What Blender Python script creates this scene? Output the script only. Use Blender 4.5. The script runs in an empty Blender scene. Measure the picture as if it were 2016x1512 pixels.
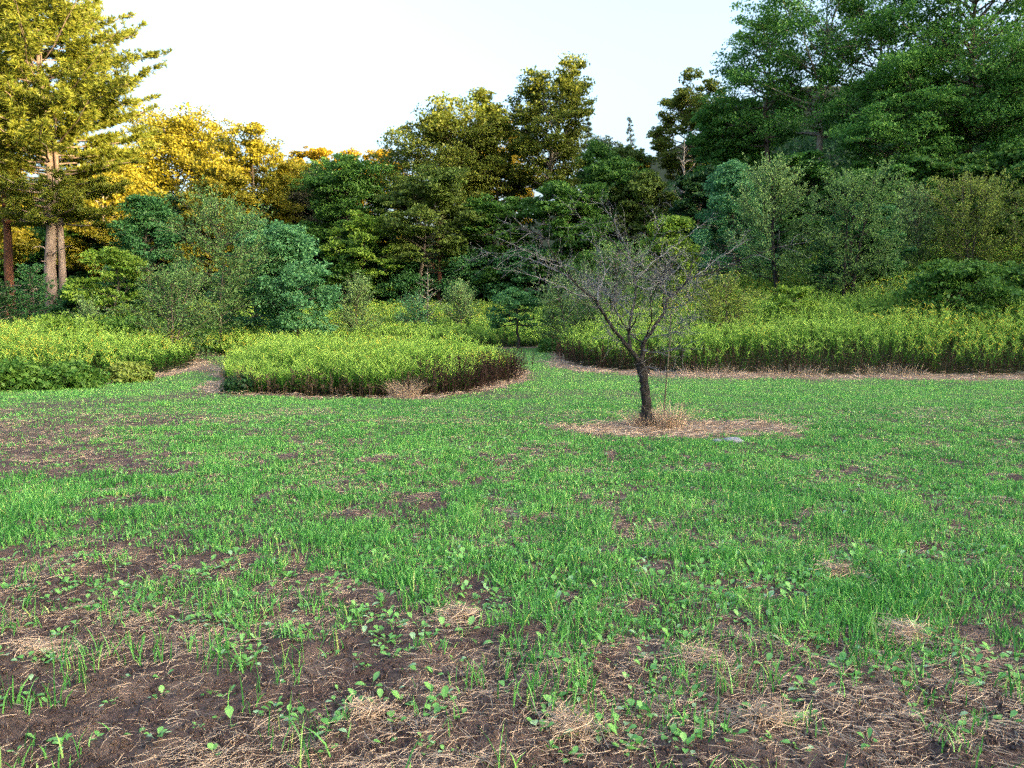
import bpy, math, random
import numpy as np
from mathutils import Vector

S = bpy.context.scene
R_ = math.radians
# ------------------------------------------------------------------ camera, sky, sun, exposure
F = 1467.0            # focal length in pixels of the 2016 px wide photograph
EYE = 1.6
PITCH = math.atan((756 - 628) / F)
cam = bpy.data.cameras.new('camera'); cam.sensor_width = 36; cam.lens = 36 * F / 2016; cam.clip_end = 3000
co = bpy.data.objects.new('camera', cam); S.collection.objects.link(co)
co.location = (0, 0, EYE); co.rotation_euler = (math.pi / 2 - PITCH, 0, 0)
S.camera = co
SUN_EL, SUN_AZ = R_(11.2), R_(122.0)       # azimuth measured from +Y (into the picture) towards +X
W = bpy.data.worlds.new('World'); S.world = W; W.use_nodes = True
nt = W.node_tree; bg = nt.nodes['Background']
sky = nt.nodes.new('ShaderNodeTexSky'); sky.sky_type = 'NISHITA'; sky.sun_disc = False
sky.sun_elevation = SUN_EL; sky.sun_rotation = SUN_AZ; sky.air_density = 1.0; sky.dust_density = 10.0; sky.ozone_density = 1.6
nt.links.new(sky.outputs[0], bg.inputs[0]); bg.inputs[1].default_value = 0.15
sl = bpy.data.lights.new('sun', 'SUN'); sl.energy = 3.7; sl.angle = R_(0.6); sl.color = (1.0, 0.67, 0.31)
so = bpy.data.objects.new('sun', sl); S.collection.objects.link(so)
sd = Vector((math.sin(SUN_AZ) * math.cos(SUN_EL), math.cos(SUN_AZ) * math.cos(SUN_EL), math.sin(SUN_EL)))
so.rotation_euler = sd.to_track_quat('Z', 'Y').to_euler(); so.location = (60, -20, 60)
vs = S.view_settings; vs.view_transform = 'Standard'; vs.look = 'None'; vs.gamma = 1; vs.use_curve_mapping = False
vs.exposure = 3.12
S.render.engine = 'CYCLES'
S.cycles.max_bounces = 5; S.cycles.diffuse_bounces = 3; S.cycles.transmission_bounces = 3; S.cycles.glossy_bounces = 1
S.cycles.use_denoising = False

# ------------------------------------------------------------------ small maths helpers
def sstep(a, b, x):
    t = np.clip((x - a) / (b - a), 0, 1); return t * t * (3 - 2 * t)
_tab = np.random.default_rng(5).random((256, 256))
def vnoise(x, y, s=1.0, o=0):
    x = np.asarray(x, float) / s + 37.2 * o + 1000; y = np.asarray(y, float) / s + 91.7 * o + 1000
    xi = np.floor(x).astype(int); yi = np.floor(y).astype(int); fx = x - xi; fy = y - yi
    fx = fx * fx * (3 - 2 * fx); fy = fy * fy * (3 - 2 * fy)
    g = lambda a, b: _tab[a & 255, b & 255]
    return (g(xi, yi) * (1 - fx) + g(xi + 1, yi) * fx) * (1 - fy) + (g(xi, yi + 1) * (1 - fx) + g(xi + 1, yi + 1) * fx) * fy
def fbm(x, y, s, o=0, n=3):
    r = 0; a = 1; t = 0
    for k in range(n):
        r = r + a * vnoise(x, y, s / 2 ** k, o + k * 3); t += a; a *= .5
    return r / t
def unit(v): return v / np.maximum(np.linalg.norm(v, axis=-1, keepdims=True), 1e-9)

# ------------------------------------------------------------------ terrain
def terrain(x, y):
    x = np.asarray(x, float); y = np.asarray(y, float)
    z = 0.042 * np.clip(y - 19, 0, 12) + 0.115 * np.clip(y - 31, 0, 17) + 0.03 * np.clip(y - 48, 0, 40)
    z = z + 0.0115 * np.clip(x - 2, 0, 40) * np.clip(y - 20, 0, 45)
    g = (0.32 * x + 0.14 * y) / 0.3493; v = -0.401 * x + 0.917 * y
    crest = 40 + 8 * (fbm(x, y, 16, 3, 4) - .5)
    z = z + crest * sstep(48, 90, g) * (1 - sstep(-10, 15, v)) + 13 * sstep(72, 125, y) * sstep(-15, 15, v)
    z = z + 0.25 * (fbm(x, y, 14, 7) - .5) * sstep(6, 25, y)
    return z
def micro(x, y):
    f = 1 - sstep(12, 20, np.abs(y))
    m = .05 * (fbm(x, y, 1.3, 1) - .5) + .055 * (fbm(x, y, .33, 2, 2) - .5) + .038 * (vnoise(x, y, .09, 4) - .5) + .022 * (vnoise(x, y, .04, 6) - .5)
    return m * f
def ground_z(x, y): return terrain(x, y) + micro(x, y)
sp, cp = math.sin(PITCH), math.cos(PITCH)
def ray(u, v):
    a = (u - 1008) / F; b = -(v - 756) / F
    return np.array([a, cp + b * sp, -sp + b * cp])
def at(u, v, d):
    r = ray(u, v); return np.array([0, 0, EYE]) + r * (d / r[1])

# ------------------------------------------------------------------ beds of tall plants (ground plan)
CENTER = np.array([(-6.4, 16.9), (-5.6, 15.9), (-4.3, 15.4), (-2.8, 15.1), (-1.6, 15.6), (-.95, 16.4), (-.75, 18.0), (-.1, 19.2), (.1, 20.2), (-.5, 21.8), (-2.2, 23.0), (-5, 24.0), (-8.0, 23.6), (-8.3, 21.5), (-7.3, 18.8)])
LEFT = np.array([(-26, 15.6), (-15, 16.3), (-11.7, 17.1), (-10.5, 18.6), (-9.9, 20.6), (-9.8, 22.6), (-10.4, 24.5), (-11.6, 26.5), (-13, 32), (-30, 34), (-32, 20)])
BACK = np.array([(-12.0, 27.5), (-10.2, 26.6), (-8.4, 27.2), (-6.6, 30.0), (-4, 31.0), (-1, 30.6), (.7, 30.6), (2.4, 31.6), (3.2, 36), (4, 46), (-22, 46), (-13.5, 33)])
RIGHT = np.array([(2.9, 30.6), (1.9, 27.6), (1.75, 25.0), (2.05, 23.0), (2.9, 21.6), (4.5, 20.7), (8.3, 20.3), (14.1, 20.3), (27, 20.1), (30, 38), (12, 40), (5, 40)])
def inside(P, x, y):
    c = np.zeros(np.shape(x), bool); n = len(P)
    for i in range(n):
        x0, y0 = P[i]; x1, y1 = P[(i + 1) % n]
        k = (y0 > y) != (y1 > y)
        c ^= k & (x < (x1 - x0) * (y - y0) / ((y1 - y0) if y1 != y0 else 1e-9) + x0)
    return c
def pdist(P, x, y):
    d = np.full(np.shape(x), 1e9); n = len(P)
    for i in range(n):
        a = P[i]; b = P[(i + 1) % n]; ab = b - a
        t = np.clip(((x - a[0]) * ab[0] + (y - a[1]) * ab[1]) / (ab @ ab), 0, 1)
        d = np.minimum(d, np.hypot(x - a[0] - t * ab[0], y - a[1] - t * ab[1]))
    return d
BEDS = [CENTER, LEFT, BACK, RIGHT]
TREE = (at(1270, 848, 10.9)[0], 10.9)
def masks(x, y):
    """in a bed, dead straw (0..1), green cover (0..1)"""
    x = np.asarray(x, float); y = np.asarray(y, float)
    ib = np.zeros(x.shape, bool); sd = np.full(x.shape, 1e9)
    for P in BEDS:
        i = inside(P, x, y); ib |= i; sd = np.minimum(sd, np.where(i, 0, pdist(P, x, y)))
    wob = fbm(x, y, .8, 11) - .5
    wid = .26 + .2 * sstep(-5, -1, x) + .45 * sstep(0, 6, x) + 0.3 * sstep(.35, .7, vnoise(x, y, 3.0, 12))
    straw = 1 - sstep(wid * .6, wid * 1.5, sd + wob * .9)
    dx = (x - TREE[0] - .35) / 1.85; dy = (y - TREE[1] + .1) / .95
    straw = np.maximum(straw, 1 - sstep(.60, 1.15, np.hypot(dx, dy) + wob * 1.0 + .5 * (fbm(x, y, .22, 14) - .5)))
    g = np.interp(y, [2, 2.6, 3.2, 3.8, 4.6, 5.5, 7, 10, 12, 14, 18, 40], [.08, .11, .2, .38, .66, .86, 1., .94, .80, .76, .9, .9])
    side = sstep(-.62, .1, x / np.maximum(y, 1))                # thinner towards the left
    g = g * (.66 + .44 * side)
    g = g + .35 * sstep(.28, .62, x / np.maximum(y, 1)) * sstep(3.0, 4.6, y) * (1 - sstep(6, 8, y))
    patch = fbm(x * .7, y, 1.9, 21, 3)
    g = g * (.5 + 1.0 * sstep(.28, .56, patch + .10 * (side - .5)))
    br = sstep(.55, .75, fbm(x * .5, y, .7, 33, 3)) * sstep(9.5, 11, y) * (1 - sstep(15, 18, y))
    g = g * (1 - .35 * br)
    g = np.clip(g, 0, 1) * (1 - straw) * (~ib)
    return ib, straw, g

# ------------------------------------------------------------------ materials
def new_mat(name):
    m = bpy.data.materials.new(name); m.use_nodes = True
    t = m.node_tree; t.nodes.clear()
    o = t.nodes.new('ShaderNodeOutputMaterial')
    return m, t, o
def N(t, k, **kw):
    n = t.nodes.new(k)
    for a, b in kw.items(): setattr(n, a, b)
    return n
def leaf_mat(name, c0, c1, trans=.35, c2=None, gloss=.012):
    """two tones mixed by the 'tone' attribute; c2 shows where tone is above 0.93"""
    m, t, o = new_mat(name); L = t.links.new
    a = N(t, 'ShaderNodeAttribute', attribute_name='tone')
    r = N(t, 'ShaderNodeValToRGB'); L(a.outputs['Fac'], r.inputs[0])
    e = r.color_ramp.elements
    e[0].color = (*c0, 1); e[1].position = .85; e[1].color = (*c1, 1)
    if c2: k = e.new(.95); k.color = (*c2, 1)
    d = N(t, 'ShaderNodeBsdfDiffuse'); tr = N(t, 'ShaderNodeBsdfTranslucent'); mx = N(t, 'ShaderNodeMixShader')
    mx.inputs[0].default_value = trans
    L(r.outputs[0], d.inputs[0]); L(r.outputs[0], tr.inputs[0]); L(d.outputs[0], mx.inputs[1]); L(tr.outputs[0], mx.inputs[2])
    g = N(t, 'ShaderNodeBsdfGlossy'); g.inputs['Roughness'].default_value = .45; g.inputs[0].default_value = (.9, .95, 1, 1)
    m2 = N(t, 'ShaderNodeMixShader'); m2.inputs[0].default_value = gloss
    L(mx.outputs[0], m2.inputs[1]); L(g.outputs[0], m2.inputs[2]); L(m2.outputs[0], o.inputs[0])
    return m
def col_mat(name, trans=.3):
    """leaf and stem colours from the per-vertex plant colour attribute"""
    m, t, o = new_mat(name); L = t.links.new
    a = N(t, 'ShaderNodeAttribute', attribute_name='col')
    d = N(t, 'ShaderNodeBsdfDiffuse'); tr = N(t, 'ShaderNodeBsdfTranslucent'); mx = N(t, 'ShaderNodeMixShader')
    mx.inputs[0].default_value = trans
    L(a.outputs['Color'], d.inputs[0]); L(a.outputs['Color'], tr.inputs[0]); L(d.outputs[0], mx.inputs[1]); L(tr.outputs[0], mx.inputs[2])
    L(mx.outputs[0], o.inputs[0]); return m
def bark_mat(name, c0, c1, scale=6, stretch=.25, bump=.6):
    m, t, o = new_mat(name); L = t.links.new
    tc = N(t, 'ShaderNodeTexCoord'); mp = N(t, 'ShaderNodeMapping'); mp.inputs['Scale'].default_value = (1, 1, stretch)
    L(tc.outputs['Object'], mp.inputs[0])
    n = N(t, 'ShaderNodeTexNoise'); n.inputs['Scale'].default_value = scale; n.inputs['Detail'].default_value = 6; n.inputs['Roughness'].default_value = .7
    L(mp.outputs[0], n.inputs[0])
    r = N(t, 'ShaderNodeValToRGB'); r.color_ramp.elements[0].position = .35; r.color_ramp.elements[1].position = .68
    r.color_ramp.elements[0].color = (*c0, 1); r.color_ramp.elements[1].color = (*c1, 1); L(n.outputs[0], r.inputs[0])
    b = N(t, 'ShaderNodeBump'); b.inputs['Strength'].default_value = bump; b.inputs['Distance'].default_value = .03; L(n.outputs[0], b.inputs['Height'])
    p = N(t, 'ShaderNodeBsdfPrincipled'); p.inputs['Roughness'].default_value = .9; p.inputs['Specular IOR Level'].default_value = .2
    L(r.outputs[0], p.inputs['Base Color']); L(b.outputs[0], p.inputs['Normal']); L(p.outputs[0], o.inputs[0]); return m

M = dict(
    maple=leaf_mat('maple_leaves', (.035, .115, .022), (.100, .215, .042)),
    maple4=leaf_mat('brightened_maple_leaves', (.042, .150, .030), (.135, .300, .060), .4),  # lighter copy of maple, brightening the dimly lit right-hand trees by colour
    maple3=leaf_mat('maple_leaves_sunlit_tint', (.072, .122, .021), (.195, .230, .038), .4),  # golden light of the sunlit tops tinted into the maple green
    maple2=leaf_mat('maple_leaves_olive', (.060, .115, .022), (.150, .215, .046)),
    gold=leaf_mat('yellowing_sunlit_leaves', (.140, .155, .018), (.29, .262, .028), .4),  # early autumn yellow, with warm sunlight also put into the colour
    amber=leaf_mat('orange_sunlit_leaves', (.21, .175, .015), (.36, .265, .020), .4),  # orange of the low sun painted into yellowish foliage
    blue=leaf_mat('ash_leaves', (.055, .180, .075), (.140, .340, .140)),
    deep=leaf_mat('deep_green_leaves', (.030, .115, .040), (.085, .225, .075)),
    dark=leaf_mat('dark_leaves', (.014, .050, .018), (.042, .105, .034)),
    olive=leaf_mat('olive_leaves', (.075, .160, .048), (.180, .320, .100)),
    pale=leaf_mat('pale_leaves', (.115, .225, .075), (.255, .400, .140)),
    lime=leaf_mat('lime_leaves', (.105, .225, .026), (.235, .360, .055)),
    yolive=leaf_mat('yellow_olive_leaves', (.110, .180, .034), (.265, .345, .075)),
    pine=leaf_mat('pine_needles', (.065, .115, .018), (.215, .24, .034), .35),
    spruce=leaf_mat('spruce_needles', (.07, .11, .07), (.14, .19, .12), .2),
    dull=leaf_mat('brownish_leaves', (.050, .060, .032), (.115, .115, .060)),
    grass=leaf_mat('grass_blades', (.030, .170, .028), (.180, .500, .105), .4, (.36, .46, .14), .025),
    sprout=leaf_mat('seedling_leaves', (.090, .290, .045), (.210, .480, .110), .35, (.30, .50, .26), .04),
    straw=leaf_mat('dry_straw', (.27, .195, .14), (.58, .46, .34), .15),
    bramble=leaf_mat('bramble_leaves', (.050, .150, .026), (.140, .270, .050)),
    bed=col_mat('goldenrod'),
    bark=bark_mat('grey_bark', (.05, .042, .035), (.17, .15, .125)),
    pale_bark=bark_mat('pale_bark', (.13, .115, .10), (.36, .33, .29), 5),
    pine_bark=bark_mat('pine_bark', (.085, .066, .058), (.26, .215, .19), 4, .3),
    red_bark=bark_mat('reddish_bark', (.06, .028, .018), (.16, .075, .045), 4, .3),
    dark_bark=bark_mat('dark_bark', (.006, .0058, .0055), (.045, .044, .043), 26, .45, 1.0),
    twig=bark_mat('lichen_grey_twigs', (.046, .050, .055), (.225, .24, .265), 14, 1),
    stem=bark_mat('thin_stem_bark', (.055, .05, .035), (.14, .13, .10), 10, .3),
)
def stone_mat():
    m, t, o = new_mat('grey_stone'); L = t.links.new
    n = N(t, 'ShaderNodeTexNoise'); n.inputs['Scale'].default_value = 18; n.inputs['Detail'].default_value = 8
    r = N(t, 'ShaderNodeValToRGB'); r.color_ramp.elements[0].color = (.07, .08, .10, 1); r.color_ramp.elements[1].color = (.30, .32, .36, 1)
    b = N(t, 'ShaderNodeBump'); b.inputs['Strength'].default_value = .7; b.inputs['Distance'].default_value = .01
    p = N(t, 'ShaderNodeBsdfPrincipled'); p.inputs['Roughness'].default_value = .8
    L(n.outputs[0], r.inputs[0]); L(n.outputs[0], b.inputs['Height']); L(r.outputs[0], p.inputs['Base Color']); L(b.outputs[0], p.inputs['Normal']); L(p.outputs[0], o.inputs[0]); return m
M['stone'] = stone_mat()
def ground_mat():
    m, t, o = new_mat('soil_and_thatch'); L = t.links.new
    tc = N(t, 'ShaderNodeTexCoord')
    def noise(s, det=5, rough=.6):
        n = N(t, 'ShaderNodeTexNoise'); n.inputs['Scale'].default_value = s; n.inputs['Detail'].default_value = det; n.inputs['Roughness'].default_value = rough
        L(tc.outputs['Object'], n.inputs[0]); return n
    def mix(f, a, b):
        x = N(t, 'ShaderNodeMix', data_type='RGBA')
        for s, i in ((f, 0), (a, 6), (b, 7)):
            if isinstance(s, tuple): x.inputs[i].default_value = (*s, 1)
            else: L(s, x.inputs[i])
        return x.outputs[2]
    def ramp(v, a, b):
        r = N(t, 'ShaderNodeValToRGB'); r.color_ramp.elements[0].position = a; r.color_ramp.elements[1].position = b; L(v, r.inputs[0]); return r.outputs[0]
    n1 = noise(55, 6, .75); n2 = noise(4, 6, .7); n3 = noise(130, 3, .6); n4 = noise(14, 8, .8)
    soil = mix(ramp(n1.outputs[0], .3, .72), (.024, .0165, .016), (.185, .132, .120))
    soil = mix(ramp(n2.outputs[0], .45, .7), soil, mix(ramp(n3.outputs[0], .35, .65), (.16, .112, .092), (.37, .27, .21)))
    st = N(t, 'ShaderNodeAttribute', attribute_name='straw')
    gr = N(t, 'ShaderNodeAttribute', attribute_name='green')
    thatch = mix(ramp(n4.outputs[0], .32, .68), (.17, .118, .088), (.47, .355, .26))
    green = mix(ramp(n4.outputs[0], .35, .65), (.095, .165, .055), (.16, .28, .10))
    c = mix(gr.outputs['Fac'], soil, green)
    c = mix(st.outputs['Fac'], c, thatch)
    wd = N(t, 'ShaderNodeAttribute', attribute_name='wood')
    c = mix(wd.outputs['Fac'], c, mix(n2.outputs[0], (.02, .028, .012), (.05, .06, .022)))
    ad = N(t, 'ShaderNodeMath', operation='ADD'); L(n1.outputs[0], ad.inputs[0]); L(n3.outputs[0], ad.inputs[1])
    b = N(t, 'ShaderNodeBump'); b.inputs['Strength'].default_value = 1.0; b.inputs['Distance'].default_value = .035; L(ad.outputs[0], b.inputs['Height'])
    p = N(t, 'ShaderNodeBsdfPrincipled'); p.inputs['Roughness'].default_value = .95; p.inputs['Specular IOR Level'].default_value = .15
    L(c, p.inputs['Base Color']); L(b.outputs[0], p.inputs['Normal']); L(p.outputs[0], o.inputs[0]); return m
M['ground'] = ground_mat()

# ------------------------------------------------------------------ mesh and object helpers
def mesh_np(name, V, faces, mats, attrs=None, colattr=None, smooth=False):
    """faces: list of int arrays (n,3) or (n,4)"""
    me = bpy.data.meshes.new(name)
    faces = [np.asarray(f, np.int32) for f in faces if len(f)]
    V = np.asarray(V, np.float32)
    me.vertices.add(len(V)); me.vertices.foreach_set('co', V.ravel())
    li = np.concatenate([f.ravel() for f in faces]); tot = np.concatenate([np.full(len(f), f.shape[1], np.int32) for f in faces])
    me.loops.add(len(li)); me.loops.foreach_set('vertex_index', li)
    me.polygons.add(len(tot)); me.polygons.foreach_set('loop_start', np.concatenate([[0], np.cumsum(tot)[:-1]]).astype(np.int32))
    me.update(calc_edges=True)
    if smooth: me.polygons.foreach_set('use_smooth', np.ones(len(tot), bool))
    for k, v in (attrs or {}).items():
        a = me.attributes.new(k, 'FLOAT', 'POINT'); a.data.foreach_set('value', np.asarray(v, np.float32))
    if colattr is not None:
        a = me.attributes.new('col', 'FLOAT_COLOR', 'POINT')
        a.data.foreach_set('color', np.c_[colattr, np.ones(len(V))].astype(np.float32).ravel())
    for m in (mats if isinstance(mats, (list, tuple)) else [mats]): me.materials.append(m)
    return me
def link(name, me, parent=None, loc=None):
    o = bpy.data.objects.new(name, me); S.collection.objects.link(o)
    if parent: o.parent = parent
    if loc is not None: o.location = loc
    return o
def tag(o, label=None, cat=None, group=None, kind=None):
    for k, v in (('label', label), ('category', cat), ('group', group), ('kind', kind)):
        if v: o[k] = v
    return o
def thing(name, label, cat, loc, group=None, rz=0.):
    o = bpy.data.objects.new(name, None); S.collection.objects.link(o); o.empty_display_size = .3
    o.location = loc; o.rotation_euler = (0, 0, rz); return tag(o, label, cat, group)

class Wood:
    def __init__(s): s.V = []; s.Q = []; s.n = 0
    def tube(s, P, r, k=5):
        P = np.asarray(P, float); n = len(P); r = np.broadcast_to(np.asarray(r, float), (n,))
        T = unit(np.gradient(P, axis=0)); ref = np.array([0, 0, 1.]) if abs(P[-1, 2] - P[0, 2]) < .8 * np.linalg.norm(P[-1] - P[0]) else np.array([1., 0, 0])
        a = unit(np.cross(T, ref)); b = np.cross(T, a)
        th = np.arange(k) * 2 * math.pi / k
        ring = P[:, None] + r[:, None, None] * (np.cos(th)[None, :, None] * a[:, None] + np.sin(th)[None, :, None] * b[:, None])
        s.V.append(ring.reshape(-1, 3))
        i = np.arange(n - 1)[:, None] * k; j = np.arange(k)[None]; j2 = (j + 1) % k
        s.Q.append(np.stack([i + j, i + j2, i + k + j2, i + k + j], -1).reshape(-1, 4) + s.n); s.n += n * k
    def mesh(s, name, mat): return mesh_np(name, np.concatenate(s.V), [np.concatenate(s.Q)], mat, smooth=True)
class Leaves:
    def __init__(s): s.a = []
    def add(s, C, D, Nn, L, Wd, tone):
        n = len(C); D = unit(D); sd = unit(np.cross(D, Nn))
        L = np.broadcast_to(L, (n,))[:, None]; Wd = np.broadcast_to(Wd, (n,))[:, None]
        nn = np.cross(sd, D)
        q = np.stack([C - D * L * .5, C + sd * Wd * .5 - D * L * .08 + nn * Wd * .12, C + D * L * .5, C - sd * Wd * .5 - D * L * .08 + nn * Wd * .12], 1)
        s.a.append((q.reshape(-1, 3), np.repeat(np.broadcast_to(tone, (n,)), 4)))
    def count(s): return sum(len(x[0]) for x in s.a) // 4
    def mesh(s, name, mat):
        V = np.concatenate([x[0] for x in s.a]); t = np.concatenate([x[1] for x in s.a])
        return mesh_np(name, V, [np.arange(len(V)).reshape(-1, 4)], mat, {'tone': t})

# ------------------------------------------------------------------ ground sheet
def axis(parts):
    out = []
    for a, b, st in parts: out.append(np.arange(a, b, st))
    return np.concatenate(out)
xs = axis([(2.2, 8, .06), (8, 16, .15), (16, 40, .6), (40, 170, 3)]); xs = np.concatenate([-xs[::-1], np.arange(-2.2, 2.2, .03), xs])
xs = np.concatenate([[-1500, -700, -300], xs, [300, 700, 1500]])
ys = axis([(-120, -20, 5), (-20, 2.2, 1.2), (2.2, 5.5, .03), (5.5, 12, .055), (12, 20, .11), (20, 48, .4), (48, 130, 3)]); ys = np.concatenate([[-1500, -500], ys, [250, 600, 1500]])
X, Y = np.meshgrid(xs, ys); Z = ground_z(X, Y)
ib, stw, grn = masks(X, Y)
nx, ny = len(xs), len(ys)
idx = np.arange(nx * ny).reshape(ny, nx)
Q = np.stack([idx[:-1, :-1], idx[:-1, 1:], idx[1:, 1:], idx[1:, :-1]], -1).reshape(-1, 4)
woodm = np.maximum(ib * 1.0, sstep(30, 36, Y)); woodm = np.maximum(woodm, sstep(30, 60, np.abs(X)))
greenm = grn * sstep(8, 15, Y) * .9
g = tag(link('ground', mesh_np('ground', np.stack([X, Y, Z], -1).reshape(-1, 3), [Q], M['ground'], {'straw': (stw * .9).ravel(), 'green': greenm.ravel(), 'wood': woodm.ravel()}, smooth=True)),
        'dark crumbly soil of the food plot under the grass', None, None, 'structure')

# ------------------------------------------------------------------ trees
RNG = np.random.default_rng
def rvec(r, n): return unit(r.normal(size=(n, 3)))
def clump(lv, r, c, rad, flat, n, ls, out, tone0=.5, nrm=.95):
    """a flattened spray of leaves round c"""
    p = rvec(r, n) * (r.random((n, 1)) ** .45) * rad; p[:, 2] *= flat
    up = np.array([0, 0, 1.]) + rvec(r, n) * nrm + .35 * out
    D = out * .6 + rvec(r, n); D[:, 2] -= .25
    l = ls * r.uniform(.75, 1.2) * r.uniform(.55, 1.45, n)
    lv.add(c + p, D, up, l, l * r.uniform(.6, .85, n), np.clip(r.normal(tone0, .22, n), 0, .9))
PROF = dict(
    round=lambda f: math.sqrt(max(.05, 1 - ((f - .42) / .62) ** 2)),
    vase=lambda f: .45 + .6 * math.sin(min(1, f * 1.15) * math.pi * .72),
    cone2=lambda f: .25 + .95 * max(.0, 1 - f) ** .8 * min(1, .45 + 2.2 * f),
    oval=lambda f: max(.12, math.sin((f * .86 + .12) * math.pi) ** .7),
    cone=lambda f: max(.06, 1 - f) ** .8,
    dome=lambda f: math.sqrt(max(.04, 1 - f * f)),
)
def broadleaf(seed, H, R, cb=.3, prof='round', nl=30, leaf=.165, per=42, flat=.42, lean=(0, 0), rise=(.1, .9), cl=.16, tr=None, dens=1., stems=1, gap=0., lobes=1):
    """trunk and crown meshes of a broadleaf tree, base at the origin"""
    r = RNG(seed); wd = Wood(); lv = Leaves()
    tr = tr or H * .014 + .03
    for st in range(stems):
        sx, sy = (0, 0) if stems == 1 else (r.uniform(-.3, .3) * R, r.uniform(-.3, .3) * R)
        n = 9; t = np.linspace(0, 1, n)
        w = np.cumsum(r.normal(0, .012 * H, (n, 2)), 0); w -= w[0]
        tp = np.c_[w[:, 0] + lean[0] * t + sx * t, w[:, 1] + lean[1] * t + sy * t, t * H * .86 - .15]
        wd.tube(tp, tr * (1 - .85 * t) * (1 + .5 * np.exp(-t * 22)) * (.7 if stems > 1 else 1), 8)
        m = max(6, int(nl / stems))
        for i in range(m):
            f = (i + r.random()) / m
            if r.random() < gap: continue
            z = (cb + (1 - cb) * f * .96); p0 = np.array([np.interp(z, t, tp[:, k]) for k in range(3)])
            az = i * 2.4 + r.normal(0, .35) + st
            ln = R * PROF[prof](f) * r.uniform(.68, 1.18) * (1 if stems == 1 else .85)
            el = rise[0] + (rise[1] - rise[0]) * f + r.normal(0, .15)
            d = np.array([math.cos(az) * math.cos(el), math.sin(az) * math.cos(el), math.sin(el)])
            s_ = np.linspace(0, 1, 5)[:, None]
            lp = p0 + d * ln * s_ + np.array([0, 0, 1.]) * ln * (.22 * s_ ** 2 - .16 * s_) + r.normal(0, .03 * ln, (5, 3)) * s_
            wd.tube(lp, (tr * .42 * (1 - f * .6)) * np.linspace(1, .15, 5), 4)
            k = max(3, int(ln * 2.9 * dens))
            for j in range(k):
                q = r.uniform(.28, 1) if j else 1.
                b0 = np.array([np.interp(q, s_[:, 0], lp[:, c]) for c in range(3)])
                a2 = az + r.choice([-1, 1]) * r.uniform(.3, 1.25); e2 = el * .4 + r.normal(0.05, .22)
                bl = ln * r.uniform(.15, .5) * (1.25 - q * .6) if j else 0.02
                d2 = np.array([math.cos(a2) * math.cos(e2), math.sin(a2) * math.cos(e2), math.sin(e2)])
                b1 = b0 + d2 * bl
                if j: wd.tube(np.stack([b0, (b0 + b1) / 2 + [0, 0, .05 * bl], b1]), [.022, .016, .008], 3)
                rad = (cl * R + .18) * r.uniform(.6, 1.2)
                tn = r.uniform(.25, .75)
                clump(lv, r, b1, rad, flat, max(6, int(per * 1.55 * r.uniform(.6, 1.3))), leaf, d2, tn)
                if j == 0 or (j % 3 == 0 and lobes):
                    for _ in range(5):
                        e3 = rvec(r, 1)[0]; e3[2] = abs(e3[2]) * .8; clump(lv, r, b1 + e3 * R * .24, rad * .8, flat + .1, int(per * 1.1), leaf, e3, tn)
    return wd, lv
def feathery(seed, H, R, cb=.1, prof='dome', nl=40, leaf=.085, shoots=11, per=16, sl=.75, spiky=.5, trunk_r=.05, stems=1, gap=.0):
    """hawthorn-like shrub: long arching shoots set with small leaves"""
    r = RNG(seed); wd = Wood(); lv = Leaves()
    for st in range(stems):
        n = 6; t = np.linspace(0, 1, n); a0 = st * 2.4 + r.random(); off = (0 if stems == 1 else .35 * R)
        w = np.cumsum(r.normal(0, .02 * H, (n, 2)), 0); w -= w[0]
        tp = np.c_[w[:, 0] + off * math.cos(a0) * t, w[:, 1] + off * math.sin(a0) * t, t * H * .92 - .1]
        wd.tube(tp, trunk_r * (1 - .8 * t), 6)
        m = max(5, nl // stems)
        for i in range(m):
            f = (i + r.random()) / m
            if r.random() < gap: continue
            z = cb + (1 - cb) * f * .95; p0 = np.array([np.interp(z, t, tp[:, k]) for k in range(3)])
            az = i * 2.4 + r.normal(0, .4); ln = R * PROF[prof](f) * r.uniform(.6, 1.15); el = .1 + .85 * f * spiky * 1.4 + r.normal(.05, .15)
            d = np.array([math.cos(az) * math.cos(el), math.sin(az) * math.cos(el), math.sin(el)])
            s_ = np.linspace(0, 1, 4)[:, None]
            lp = p0 + d * ln * s_ + np.array([0, 0, 1.]) * ln * .15 * s_ ** 2 + r.normal(0, .04 * ln, (4, 3)) * s_
            wd.tube(lp, np.linspace(.022, .006, 4), 3)
            for j in range(max(2, int(shoots * (.4 + ln / R)))):
                q = r.uniform(.15, 1); b0 = np.array([np.interp(q, s_[:, 0], lp[:, c]) for c in range(3)])
                dd = unit(d * .8 + rvec(r, 1)[0] * .75 + np.array([0, 0, spiky])); L_ = sl * r.uniform(.45, 1.2)
                b1 = b0 + dd * L_; bm = (b0 + b1) / 2 + np.array([0, 0, .08 * L_])
                if j % 2 == 0: wd.tube(np.stack([b0, bm, b1]), [.008, .006, .003], 3)
                u = r.uniform(.1, 1, per)[:, None]
                c = b0 * (1 - u) ** 2 + 2 * bm * u * (1 - u) + b1 * u ** 2 + rvec(r, per) * .07
                D = dd * .5 + rvec(r, per); l = leaf * r.uniform(.7, 1.3, per)
                lv.add(c, D, np.array([0, 0, 1.]) + rvec(r, per) * .7, l, l * r.uniform(.4, .6, per), np.clip(r.normal(.3 + .4 * f, .2, per), 0, .9))
    return wd, lv
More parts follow.
